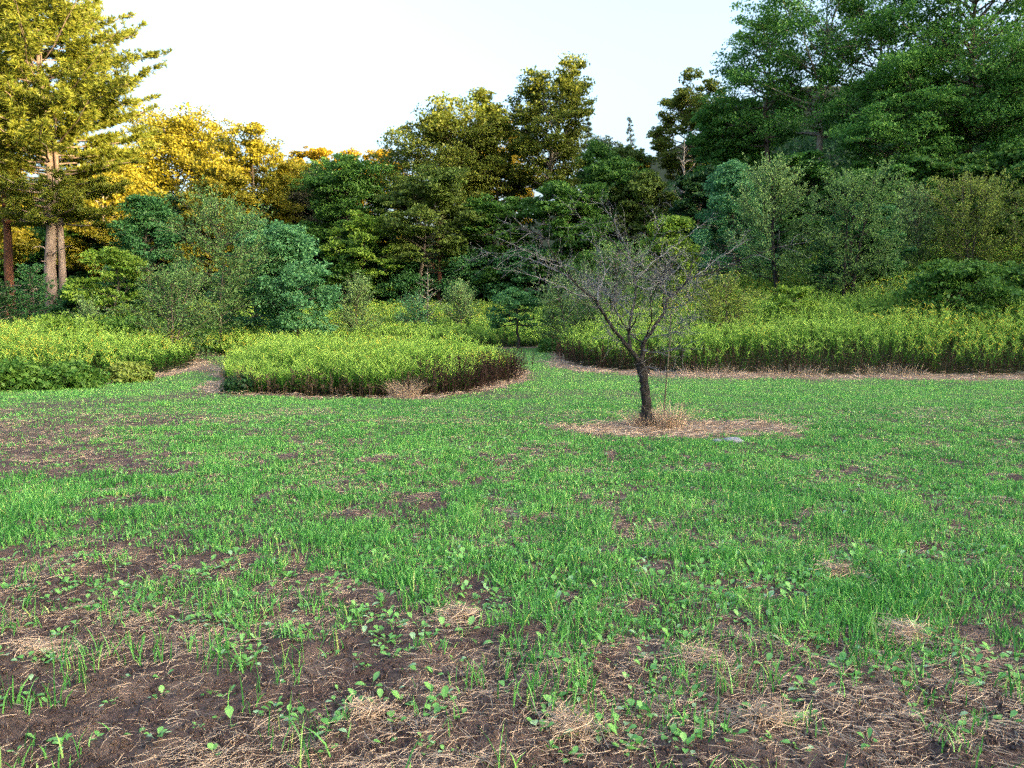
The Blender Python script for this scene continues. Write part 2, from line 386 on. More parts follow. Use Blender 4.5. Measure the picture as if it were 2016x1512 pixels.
def conifer(seed, H, R, cb=.1, nl=70, leaf=.16, droop=.25, per=10, gap=0., bare=0, tr=.22, prof='cone', wide=.05, up=.25):
    """whorled conifer; plates of needle tufts along each limb"""
    r = RNG(seed); wd = Wood(); lv = Leaves(); n = 12; t = np.linspace(0, 1, n)
    w = np.cumsum(r.normal(0, .004 * H, (n, 2)), 0); w -= w[0]
    tp = np.c_[w, t * H - .2]; wd.tube(tp, tr * (1 - .93 * t) * (1 + .25 * np.exp(-t * 20)), 10)
    for i in range(nl):
        f = (i + r.random()) / nl
        if r.random() < gap + (bare if f < .25 else 0): continue
        z = cb + (1 - cb) * f; p0 = np.array([np.interp(z, t, tp[:, k]) for k in range(3)])
        az = i * 2.4 + r.normal(0, .3); ln = R * PROF[prof](f) * r.uniform(.55, 1.2)
        el = -droop + .7 * f + r.normal(0, .12); d = np.array([math.cos(az) * math.cos(el), math.sin(az) * math.cos(el), math.sin(el)])
        s_ = np.linspace(0, 1, 5)[:, None]
        lp = p0 + d * ln * s_ + np.array([0, 0, 1.]) * ln * up * s_ ** 2 + r.normal(0, .025 * ln, (5, 3)) * s_
        wd.tube(lp, np.linspace(max(.02, tr * .22 * (1 - f)), .01, 5), 4)
        side = np.array([-math.sin(az), math.cos(az), 0])
        k = int(4 + ln * 7)
        for j in range(k):
            q = r.uniform(.22, 1); b0 = np.array([np.interp(q, s_[:, 0], lp[:, c]) for c in range(3)])
            sg = r.choice([-1, 1]); bl = ln * .38 * (1.12 - q) * r.uniform(.5, 1.2) + .1
            dd = unit(d * .75 + side * sg * .8 + np.array([0, 0, .18])); m = max(2, int(bl * 5))
            for u in (np.arange(m) + r.random(m)) / m:
                c = b0 + dd * bl * u + np.array([0, 0, .12]) * bl * u * u
                D = dd * .7 + rvec(r, per) * .9 + np.array([0, 0, .35]); l = leaf * r.uniform(.7, 1.25, per); D = unit(D)
                lv.add(c + D * l[:, None] * .5, D, rvec(r, per), l, wide, np.clip(r.normal(.5, .25, per), 0, .9))
    return wd, lv

def plant_tree(gen, name, label, cat, u, d, vtop, span, mat, bark, seed, group=None, below=0., extra=None, **kw):
    """u: column of the stem base; d: distance; vtop: row of the top; span: width of the crown (photo pixels)"""
    x = (u - 1008) / F * d; z0 = float(ground_z(x, d)); top = at(u, vtop, d)[2]
    H = top - z0; Rr = span / 2 / F * d
    wd, lv = gen(seed, H, Rr, **kw)
    t = thing(name, label, cat, (x, d, z0 - below), group)
    if extra: extra(wd, H, RNG(seed + 1))
    link('trunk', wd.mesh('trunk', M[bark]), t); link('crown', lv.mesh('crown', M[mat]), t)
    return t

TREES = [
 # gen, name, label, cat, u, d, vtop, span, leaf, bark, seed, kwargs ---- left side
 (broadleaf, 'forest_tree', 'sunlit yellow-green tree cut by the left picture edge beside the big pine', 'tree', -20, 43, 215, 190, 'gold', 'bark', 3, dict(cb=.3)),
 (broadleaf, 'forest_tree', 'broad round sunlit yellow-green tree, first crown right of the big pine', 'tree', 365, 55, 212, 250, 'gold', 'bark', 4, dict(cb=.22, nl=44, leaf=.165, per=50)),
 (broadleaf, 'forest_tree', 'deep golden sunlit tree right of the broad yellow-green one', 'tree', 505, 52, 240, 170, 'gold', 'bark', 5, dict(cb=.2, nl=40, per=50)),
 (broadleaf, 'forest_tree', 'bright golden tree glowing just behind the pine trunk', 'tree', 215, 49, 318, 150, 'gold', 'pale_bark', 6, dict(cb=.2, nl=30)),
 (broadleaf, 'forest_tree', 'pale golden tree rising over the tip of the feathery grey-green sapling', 'tree', 440, 47, 322, 150, 'gold', 'bark', 7, dict(cb=.2, nl=30, leaf=.17)),
 (broadleaf, 'forest_tree', 'olive half-lit tree between the round yellow tree and the big pine', 'tree', 275, 57, 262, 150, 'gold', 'bark', 8, dict(cb=.2, nl=30)),
 (broadleaf, 'young_tree', 'dark green young tree with pointed crown in front of the golden trees', 'tree', 300, 34, 348, 150, 'deep', 'stem', 9, dict(cb=.12, nl=56, prof='cone2', leaf=.11, per=44, cl=.14, flat=.45, lobes=0)),
 (feathery, 'young_tree', 'feathery grey-green young tree on a thin straight stem behind the left bed', 'tree', 435, 28, 362, 195, 'olive', 'stem', 10, dict(cb=.17, prof='oval', nl=62, leaf=.10, shoots=12, per=16, sl=.8, spiky=.3)),
 (broadleaf, 'young_tree', 'dense blue-green young tree with several thin stems left of centre', 'tree', 590, 30, 425, 170, 'blue', 'stem', 11, dict(cb=.16, nl=66, prof='cone2', leaf=.105, per=44, cl=.13, flat=.5, stems=3, tr=.06, lobes=0)),
 (broadleaf, 'young_tree', 'blue-green sapling leaning between the feathery tree and the dense one', 'tree', 500, 33, 395, 130, 'blue', 'stem', 12, dict(cb=.1, nl=56, prof='cone2', leaf=.105, per=44, cl=.13, flat=.5, lobes=0)),
 (feathery, 'hawthorn_bush', 'wide grey-olive bush with spiky arching shoots below the dark young tree', 'bush', 335, 25, 535, 195, 'olive', 'stem', 13, dict(cb=.08, nl=46, shoots=11, per=15, spiky=.55, stems=3)),
 (broadleaf, 'maple_sapling', 'bright green sapling with leaves in flat tiers right of the pine trunk', 'tree', 235, 31, 478, 150, 'lime', 'stem', 14, dict(cb=.12, nl=30, prof='oval', leaf=.13, per=30, flat=.2)),
 (feathery, 'small_bush', 'pale wispy bush at the right foot of the blue-green young tree', 'bush', 705, 32, 545, 72, 'pale', 'stem', 15, dict(cb=.05, nl=34, per=12, spiky=.7)),
 (conifer, 'young_hemlock', 'dark young conifer half hidden at the foot of the left pine trunks', 'tree', 70, 31, 520, 130, 'deep', 'bark', 16, dict(nl=60, leaf=.1, per=7, tr=.06, prof='dome')),
 (conifer, 'young_hemlock', 'dark young conifer at the left picture edge under the reddish trunk', 'tree', 5, 29.5, 560, 130, 'dark', 'bark', 17, dict(nl=50, leaf=.1, per=7, tr=.06, prof='dome')),
 (broadleaf, 'small_bush', 'low dark bush in the shade between the pine trunk and tiered sapling', 'bush', 165, 33, 560, 120, 'deep', 'stem', 18, dict(cb=.05, nl=26, prof='dome', leaf=.12)),
 (feathery, 'small_bush', 'pale-tipped little bush poking over the left bed near the pine', 'bush', 180, 27, 605, 80, 'pale', 'stem', 19, dict(cb=.05, nl=22, per=12, spiky=.9)),
 # centre
 (broadleaf, 'forest_tree', 'dusky thin-leaved tree right below the gap in the golden tops', 'tree', 640, 58, 315, 130, 'dull', 'bark', 20, dict(cb=.3, nl=30, per=26, leaf=.16)),
 (broadleaf, 'forest_tree', 'dark green maple with layered boughs left of the tall central group', 'tree', 700, 50, 318, 190, 'maple', 'bark', 21, dict(cb=.15, nl=46, flat=.25, per=46)),
 (broadleaf, 'forest_tree', 'tall olive maple with orange-lit top, leftmost of the central group', 'tree', 868, 52, 200, 215, 'maple3', 'bark', 22, dict(cb=.42, nl=44, prof='round', flat=.42)),
 (broadleaf, 'forest_tree', 'narrow tall maple standing between the two bigger central maples', 'tree', 968, 54, 190, 135, 'maple3', 'bark', 23, dict(cb=.45, nl=34, prof='vase', flat=.42)),
 (broadleaf, 'forest_tree', 'tallest central maple with umbrella crown and golden-lit top', 'tree', 1058, 52, 150, 175, 'maple3', 'pale_bark', 24, dict(cb=.56, nl=34, prof='vase', flat=.4, lean=(1.0, 0), rise=(.35, 1.1), tr=.3)),
 (broadleaf, 'forest_tree', 'spreading green maple low in front of the central trunks', 'tree', 830, 46, 345, 190, 'maple2', 'bark', 25, dict(cb=.4, nl=30, flat=.22, per=44)),
 (broadleaf, 'forest_tree', 'shaded maple with flat tiers below the tallest central crown', 'tree', 1095, 45, 355, 170, 'maple', 'pale_bark', 26, dict(cb=.2, nl=40, flat=.2, per=46)),
 (broadleaf, 'forest_tree', 'dark green maple under the narrow central one', 'tree', 975, 47, 400, 150, 'maple', 'bark', 27, dict(cb=.12, nl=40, flat=.25, per=46)),
 (broadleaf, 'forest_tree', 'bushy green tree right of the tallest central maple', 'tree', 1195, 48, 285, 140, 'maple', 'bark', 28, dict(cb=.15, nl=40, prof='oval', flat=.35, per=46)),
 (broadleaf, 'forest_tree', 'green tree with olive top behind the lime bush right of centre', 'tree', 1262, 46, 318, 120, 'maple2', 'bark', 29, dict(cb=.1, nl=40, prof='oval', flat=.35)),
 (broadleaf, 'understory_tree', 'bright-tiered low maple over the dark gap left of centre', 'tree', 720, 45, 415, 130, 'lime', 'bark', 30, dict(cb=.2, nl=26, flat=.18, per=32, leaf=.16)),
 (broadleaf, 'understory_tree', 'low deep green tree beside the dark gap in the wood', 'tree', 690, 45, 478, 110, 'maple', 'bark', 31, dict(cb=.05, nl=30, flat=.25, leaf=.13)),
 (conifer, 'dead_hemlock', 'brownish thin conifer with bare lower limbs in the central dark', 'tree', 868, 46, 425, 130, 'dull', 'red_bark', 32, dict(cb=.1, nl=46, leaf=.12, per=4, tr=.2, gap=.3, droop=.35)),
 (broadleaf, 'understory_tree', 'dark leafy thicket tree behind the nearly bare sapling', 'tree', 800, 46.5, 520, 120, 'deep', 'bark', 33, dict(cb=.02, nl=30, prof='dome', leaf=.13)),
 (broadleaf, 'understory_tree', 'dark leafy thicket tree behind the small round tree by the path', 'tree', 925, 46.5, 500, 150, 'deep', 'bark', 34, dict(cb=.02, nl=34, prof='dome', leaf=.13)),
 (broadleaf, 'understory_tree', 'dark green thicket tree directly left of the bare hawthorn crown', 'tree', 1040, 45, 490, 140, 'deep', 'bark', 35, dict(cb=.02, nl=34, prof='dome', leaf=.13)),
 (broadleaf, 'understory_tree', 'green thicket tree showing through the middle of the bare hawthorn', 'tree', 1160, 43, 430, 130, 'maple', 'bark', 36, dict(cb=.02, nl=34, prof='oval', leaf=.13)),
 (broadleaf, 'small_tree', 'small round dark tree on a single thin trunk beside the mown path', 'tree', 1022, 29.8, 560, 112, 'deep', 'dark_bark', 37, dict(cb=.5, nl=30, prof='dome', leaf=.085, per=26, cl=.04, flat=.45, tr=.07, lobes=0, rise=(0, .6))),
 (feathery, 'willow_bush', 'pale grey-green bush right of the small round tree', 'bush', 1115, 29, 540, 110, 'pale', 'stem', 38, dict(cb=.08, nl=40, leaf=.09, per=14, spiky=.3, stems=2)),
 (feathery, 'hawthorn_bush', 'pale olive spreading hawthorn directly behind the bare tree', 'bush', 1205, 27, 462, 200, 'olive', 'stem', 39, dict(cb=.2, nl=50, per=15, spiky=.25, sl=.6, prof='dome')),
 (broadleaf, 'small_tree', 'lime green small tree above right of the bare hawthorn crown', 'tree', 1325, 33, 400, 105, 'lime', 'stem', 40, dict(cb=.15, nl=34, prof='oval', leaf=.11, cl=.2)),
 (feathery, 'hawthorn_bush', 'low yellow-olive bush at the right of the bare hawthorn', 'bush', 1420, 25, 535, 125, 'yolive', 'stem', 41, dict(cb=.05, nl=40, per=14, spiky=.3, stems=2)),
 (feathery, 'small_bush', 'dark pointed little bush on the rear meadow below the bare sapling', 'bush', 818, 35, 592, 62, 'blue', 'stem', 43, dict(cb=.03, nl=26, per=12, spiky=.5)),
 (feathery, 'small_bush', 'pale green little bush on the rear meadow right of the bare sapling', 'bush', 905, 34.5, 565, 72, 'pale', 'stem', 44, dict(cb=.03, nl=30, per=13, spiky=.8)),
 # right
 (broadleaf, 'young_tree', 'blue-green columnar young tree on the right slope', 'tree', 1440, 36, 292, 140, 'blue', 'stem', 45, dict(cb=.08, nl=66, prof='cone2', leaf=.105, per=44, cl=.13, flat=.6, lobes=0)),
 (feathery, 'young_tree', 'pale green feathery tree in front of the blue-green column', 'tree', 1518, 32, 305, 190, 'pale', 'dark_bark', 46, dict(cb=.2, nl=64, prof='oval', leaf=.095, shoots=13, per=16, spiky=.5, trunk_r=.12)),
 (feathery, 'hawthorn_tree', 'broad dark olive hawthorn on the right slope', 'tree', 1660, 30, 318, 230, 'olive', 'dark_bark', 47, dict(cb=.1, nl=76, prof='oval', leaf=.09, shoots=13, per=16, spiky=.35, stems=3, trunk_r=.07)),
 (broadleaf, 'young_tree', 'dark inner tree inside the broad olive hawthorn clump', 'tree', 1690, 32, 385, 160, 'deep', 'dark_bark', 48, dict(cb=.05, nl=50, prof='dome', leaf=.11, flat=.25)),
 (feathery, 'young_tree', 'thin pale spiky tree between the hawthorn and the yellowish bush', 'tree', 1805, 33, 372, 120, 'pale', 'stem', 49, dict(cb=.08, nl=50, prof='oval', per=13, spiky=.8)),
 (feathery, 'hawthorn_tree', 'yellow-olive hawthorn with spiky top near the right picture edge', 'tree', 1915, 31, 338, 190, 'yolive', 'stem', 50, dict(cb=.1, nl=76, prof='oval', leaf=.09, shoots=13, per=16, spiky=.5, stems=2)),
 (feathery, 'hawthorn_tree', 'yellow-olive hawthorn cut by the right picture edge', 'tree', 2040, 30, 320, 170, 'yolive', 'stem', 51, dict(cb=.1, nl=60, prof='oval', per=15, spiky=.5)),
 (broadleaf, 'bramble_thicket', 'dense green mounded thicket above the right bed', 'bush', 1885, 25.5, 535, 215, 'maple', 'stem', 52, dict(cb=.02, nl=56, prof='dome', leaf=.10, per=46, cl=.1, flat=.35, rise=(.0, .9), gap=.1)),
 (broadleaf, 'bramble_thicket', 'dense green thicket running out of the picture on the right', 'bush', 2045, 26, 535, 190, 'bramble', 'stem', 53, dict(cb=.02, nl=50, prof='dome', leaf=.10, per=46, cl=.1, flat=.35, rise=(0, .9), gap=.1)),
 (broadleaf, 'small_bush', 'small bright green bush with flat tiers below the pale feathery tree', 'bush', 1560, 26.5, 562, 100, 'lime', 'stem', 54, dict(cb=.3, nl=16, prof='dome', leaf=.09, per=26, flat=.15)),
 (broadleaf, 'forest_tree', 'tall maple with thick dark trunk above the blue-green column', 'tree', 1600, 44, -30, 250, 'maple4', 'pale_bark', 55, dict(cb=.48, nl=40, prof='vase', flat=.42, leaf=.13, tr=.3, gap=.15, lobes=0)),
 (broadleaf, 'forest_tree', 'tall maple with pale trunk leaning right above the olive hawthorn', 'tree', 1645, 43, -45, 230, 'maple4', 'pale_bark', 56, dict(cb=.52, nl=40, prof='vase', flat=.42, leaf=.13, lean=(2.4, 0), tr=.24, gap=.15, lobes=0)),
 (broadleaf, 'forest_tree', 'green maple with low layered boughs and slim trunk right of the leaning one', 'tree', 1762, 40, 120, 220, 'maple4', 'bark', 57, dict(cb=.3, nl=48, flat=.28, leaf=.13, per=48, tr=.16)),
 (broadleaf, 'forest_tree', 'high dense dark maple filling the upper right corner', 'tree', 1895, 41, -130, 300, 'maple4', 'bark', 58, dict(cb=.3, nl=60, flat=.4, leaf=.13, per=50, tr=.3, lobes=0)),
 (broadleaf, 'forest_tree', 'dark maple with low branches at the right picture edge', 'tree', 2020, 38, 60, 250, 'maple4', 'dark_bark', 59, dict(cb=.22, nl=52, flat=.35, leaf=.13, lobes=0, per=48)),
 (broadleaf, 'forest_tree', 'slim maple topped with an orange-lit crown left of the tall right group', 'tree', 1330, 55, 155, 130, 'maple3', 'bark', 60, dict(cb=.5, nl=34, prof='vase', flat=.35, lean=(.5, 0))),
 (broadleaf, 'forest_tree', 'rounded green tree stepping down left of the tall right maples', 'tree', 1440, 50, 190, 170, 'maple4', 'bark', 61, dict(cb=.2, nl=50, prof='round', flat=.3, per=48)),
 (broadleaf, 'forest_tree', 'tall thin-leaved maple forming the left shoulder of the right group', 'tree', 1505, 47, 10, 190, 'maple4', 'bark', 62, dict(cb=.45, nl=44, prof='vase', flat=.42, leaf=.13, gap=.15, lobes=0)),
 (broadleaf, 'forest_tree', 'shaded maple with low boughs behind the pale feathery tree', 'tree', 1560, 41, 305, 150, 'maple4', 'bark', 63, dict(cb=.1, nl=46, flat=.2, per=46)),
 (broadleaf, 'forest_tree', 'shaded maple with low boughs between the leaning trunk and slim trunk', 'tree', 1720, 38, 345, 150, 'maple4', 'bark', 64, dict(cb=.1, nl=40, flat=.2, per=46)),
 (broadleaf, 'understory_tree', 'dark understory tree at the foot of the right maples', 'tree', 1850, 37, 330, 170, 'maple', 'bark', 65, dict(cb=.05, nl=40, flat=.25, per=46)),
 (broadleaf, 'understory_tree', 'dark understory tree left of the blue-green column', 'tree', 1370, 42, 320, 110, 'dark', 'bark', 66, dict(cb=.05, nl=40, flat=.3, per=46)),
 (broadleaf, 'understory_tree', 'dark understory tree low at the right edge behind the yellow hawthorn', 'tree', 1985, 35, 300, 170, 'maple', 'bark', 67, dict(cb=.05, nl=44, flat=.25, per=46)),
 (broadleaf, 'forest_tree', 'olive tree filling the dip right of the golden crowns', 'tree', 590, 60, 305, 150, 'maple2', 'bark', 91, dict(cb=.1, nl=40)),
 (broadleaf, 'forest_tree', 'green tree between the dusky thin-leaved tree and the layered maple', 'tree', 655, 62, 300, 130, 'maple', 'bark', 92, dict(cb=.1, nl=40)),
 (broadleaf, 'forest_tree', 'dull green tree in the dip right of the tallest central maple', 'tree', 1165, 57, 236, 130, 'maple', 'bark', 93, dict(cb=.1, nl=36, prof='oval')),
 (broadleaf, 'forest_tree', 'olive green tree in the notch under the far conifer tip', 'tree', 1240, 58, 262, 130, 'maple2', 'bark', 94, dict(cb=.1, nl=36, prof='oval')),
 # far tops
 (broadleaf, 'distant_tree', 'distant orange-lit crown over the gap between golden and central trees', 'tree', 615, 74, 262, 110, 'amber', 'bark', 70, dict(cb=.3, nl=30, leaf=.19)),
 (broadleaf, 'distant_tree', 'distant pointed orange crown left of the tall central group', 'tree', 690, 76, 252, 90, 'amber', 'bark', 71, dict(cb=.3, nl=30, leaf=.19, prof='oval')),
 (broadleaf, 'distant_tree', 'distant orange crown touching the olive central maple', 'tree', 755, 78, 258, 100, 'amber', 'bark', 72, dict(cb=.3, nl=30, leaf=.19)),
 (broadleaf, 'distant_tree', 'distant golden tree glowing through the central maples', 'tree', 985, 76, 238, 150, 'amber', 'bark', 73, dict(cb=.4, nl=30, leaf=.19, prof='vase')),
 (broadleaf, 'distant_tree', 'distant pale crown right of the tallest central maple', 'tree', 1180, 78, 252, 110, 'spruce', 'bark', 74, dict(cb=.3, nl=30, leaf=.19, per=30)),
 (broadleaf, 'distant_tree', 'distant golden crown below the far conifer tip', 'tree', 1225, 76, 285, 100, 'amber', 'bark', 75, dict(cb=.3, nl=30, leaf=.19)),
 (conifer, 'distant_spruce', 'distant pointed conifer just right of the tallest central maple', 'tree', 1146, 82, 236, 60, 'spruce', 'bark', 76, dict(nl=60, leaf=.35, per=6, wide=.12)),
 (conifer, 'distant_spruce', 'distant slim conifer tip in the sky notch right of centre', 'tree', 1236, 84, 232, 50, 'spruce', 'bark', 77, dict(nl=60, leaf=.3, per=3, wide=.08)),
]
for tt in TREES:
    gen, name, label, cat, u, d, vtop, span, mat, bark, seed, kw = tt
    plant_tree(gen, name, label, cat, u, d, vtop, span, mat, bark, seed, **kw)

# the two big pines on the left
def pine_extra(wd, H, r):
    n = 8; t = np.linspace(0, 1, n)                                    # the second, thinner stem fused to the first
    wd.tube(np.c_[.42 + .05 * np.sin(t * 3), .25 + 0 * t, t * H * .5 - .2], .19 * (1 - .6 * t), 9)
    for k in range(16):                                                # dead stubs on the bare bole
        z = r.uniform(.08, .36) * H; az = r.uniform(0, 6.3); L = r.uniform(.5, 2.2); d = np.array([math.cos(az), math.sin(az), r.uniform(-.1, .5)])
        p = np.array([0, 0, z]) + d * L * np.linspace(0, 1, 5)[:, None] + r.normal(0, .05, (5, 3)) + np.array([0, 0, -.15]) * (np.linspace(0, 1, 5)[:, None] ** 2) * L
        wd.tube(p, np.linspace(.045, .01, 5), 4)
plant_tree(conifer, 'pine_tree', 'huge sunlit pine with pale double trunk at the left', 'tree', 104, 33, -190, 400, 'pine', 'pine_bark', 101, extra=pine_extra,
           cb=.28, nl=250, leaf=.24, droop=.12, per=16, tr=.28, prof='oval', wide=.034, gap=.12, bare=.08, up=.22)
plant_tree(conifer, 'pine_tree', 'second pine with dark reddish trunk at the left picture edge', 'tree', 26, 37, -60, 260, 'pine', 'red_bark', 102,
           cb=.3, nl=120, leaf=.24, droop=.1, per=12, tr=.24, prof='oval', wide=.04, gap=.2)

# skinny nearly bare sapling on the rear meadow and the bare snag on the right
def bare(seed, H, R, nl=26, tr=.03, leafy=0, rise=.5):
    r = RNG(seed); wd = Wood(); lv = Leaves(); t = np.linspace(0, 1, 7)
    tp = np.c_[np.cumsum(r.normal(0, .008 * H, (7, 2)), 0), t * H]; wd.tube(tp, tr * (1 - .8 * t), 6)
    for i in range(nl):
        f = (i + r.random()) / nl; p0 = np.array([np.interp(.15 + .8 * f, t, tp[:, k]) for k in range(3)])
        az = i * 2.4; L = R * (1.05 - f) ** .6 * r.uniform(.5, 1.1); d = np.array([math.cos(az), math.sin(az), rise]); s_ = np.linspace(0, 1, 5)[:, None]
        lp = p0 + d * L * s_ + r.normal(0, .04 * L, (5, 3)) * s_; wd.tube(lp, np.linspace(tr * .4, tr * .12, 5), 4)
        for j in range(5):
            b0 = lp[r.integers(1, 5)]; b1 = b0 + unit(d + rvec(r, 1)[0] * .9) * L * .35; wd.tube(np.stack([b0, (b0 + b1) / 2, b1]), [tr * .2, tr * .15, tr * .08], 3)
            if leafy:
                c = b0 + (b1 - b0) * r.random((leafy, 1)) + rvec(r, leafy) * .03
                lv.add(c, rvec(r, leafy), np.array([0, 0, 1.]) + rvec(r, leafy) * .5, .07, .035, r.random(leafy) * .8)
    return wd, lv
for nm, lb, u, d, vt, sp_, bk, sd_, lf in (('bare_sapling', 'skinny nearly bare pale sapling standing on the rear meadow', 842, 36, 527, 74, 'pale_bark', 201, 3),
                                       ('dead_snag', 'bare pale dead tree in front of the orange-topped slim maple', 1338, 44, 270, 90, 'pale_bark', 202, 0)):
    x = (u - 1008) / F * d; z0 = float(ground_z(x, d)); H = at(u, vt, d)[2] - z0
    wd, lv = bare(sd_, H, sp_ / 2 / F * d, tr=.045 if lf else .1, leafy=lf, rise=.45 if lf else .8)
    t = thing(nm, lb, 'tree', (x, d, z0 - .05)); link('trunk', wd.mesh('trunk', M[bk]), t)
    if lf: link('crown', lv.mesh('crown', M['pale']), t)

# trees deeper in the wood: a few kinds, copied with their parts
kinds = []
for k, (mt, sd_) in enumerate((('maple', 301), ('maple2', 302), ('dark', 303), ('deep', 304))):
    wd, lv = broadleaf(sd_, 13, 3.6, cb=.08 if k > 1 else .2, nl=44, leaf=.22, per=40, flat=.3, prof='oval')
    kinds.append((wd.mesh('trunk', M['bark']), lv.mesh('crown', M[mt])))
r = RNG(77); BACKROW = []
for i in range(58):
    d = r.uniform(50, 72); u = -120 + (i + r.random()) / 58 * 2300
    lim = np.interp(u, [0, 250, 560, 640, 800, 1150, 1280, 1350, 1450, 2016], [330, 330, 330, 370, 440, 450, 420, 350, 340, 300])
    BACKROW.append((u, d, lim + r.uniform(0, 110)))
first = {}
for i, (u, d, vt) in enumerate(BACKROW):
    k = i % 4; x = (u - 1008) / F * d; z0 = float(terrain(x, d)); H = at(u, vt, d)[2] - z0
    if k not in first:
        t = thing('wood_tree', 'leafy tree deep in the wood, glimpsed between the front trees', 'tree', (0, 0, 0), 'trees deep in the wood')
        first[k] = (t, link('trunk', kinds[k][0], t), link('crown', kinds[k][1], t))
    else:
        t = first[k][0].copy(); S.collection.objects.link(t)
        for ch in first[k][1:]:
            c = ch.copy(); S.collection.objects.link(c); c.parent = t
    t.location = (x, d, z0 - .1); t.rotation_euler = (0, 0, r.uniform(0, 6.28)); s_ = H / 13; w_ = r.uniform(.95, 1.4) * (.6 + .4 * s_); t.scale = (w_, w_, s_)

# undergrowth of the wood: one leafy mass
r = RNG(88); lv = Leaves()
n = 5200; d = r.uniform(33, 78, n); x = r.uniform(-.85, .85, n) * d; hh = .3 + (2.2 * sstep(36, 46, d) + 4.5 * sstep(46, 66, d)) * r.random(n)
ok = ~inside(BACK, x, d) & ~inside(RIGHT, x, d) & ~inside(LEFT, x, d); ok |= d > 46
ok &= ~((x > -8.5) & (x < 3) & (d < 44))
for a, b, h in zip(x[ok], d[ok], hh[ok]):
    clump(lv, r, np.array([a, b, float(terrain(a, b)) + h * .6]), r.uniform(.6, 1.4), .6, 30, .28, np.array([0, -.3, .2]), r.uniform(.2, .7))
tag(link('undergrowth', lv.mesh('undergrowth', M['dark'])), 'dark leafy undergrowth on the floor of the wood', None, None, 'stuff')

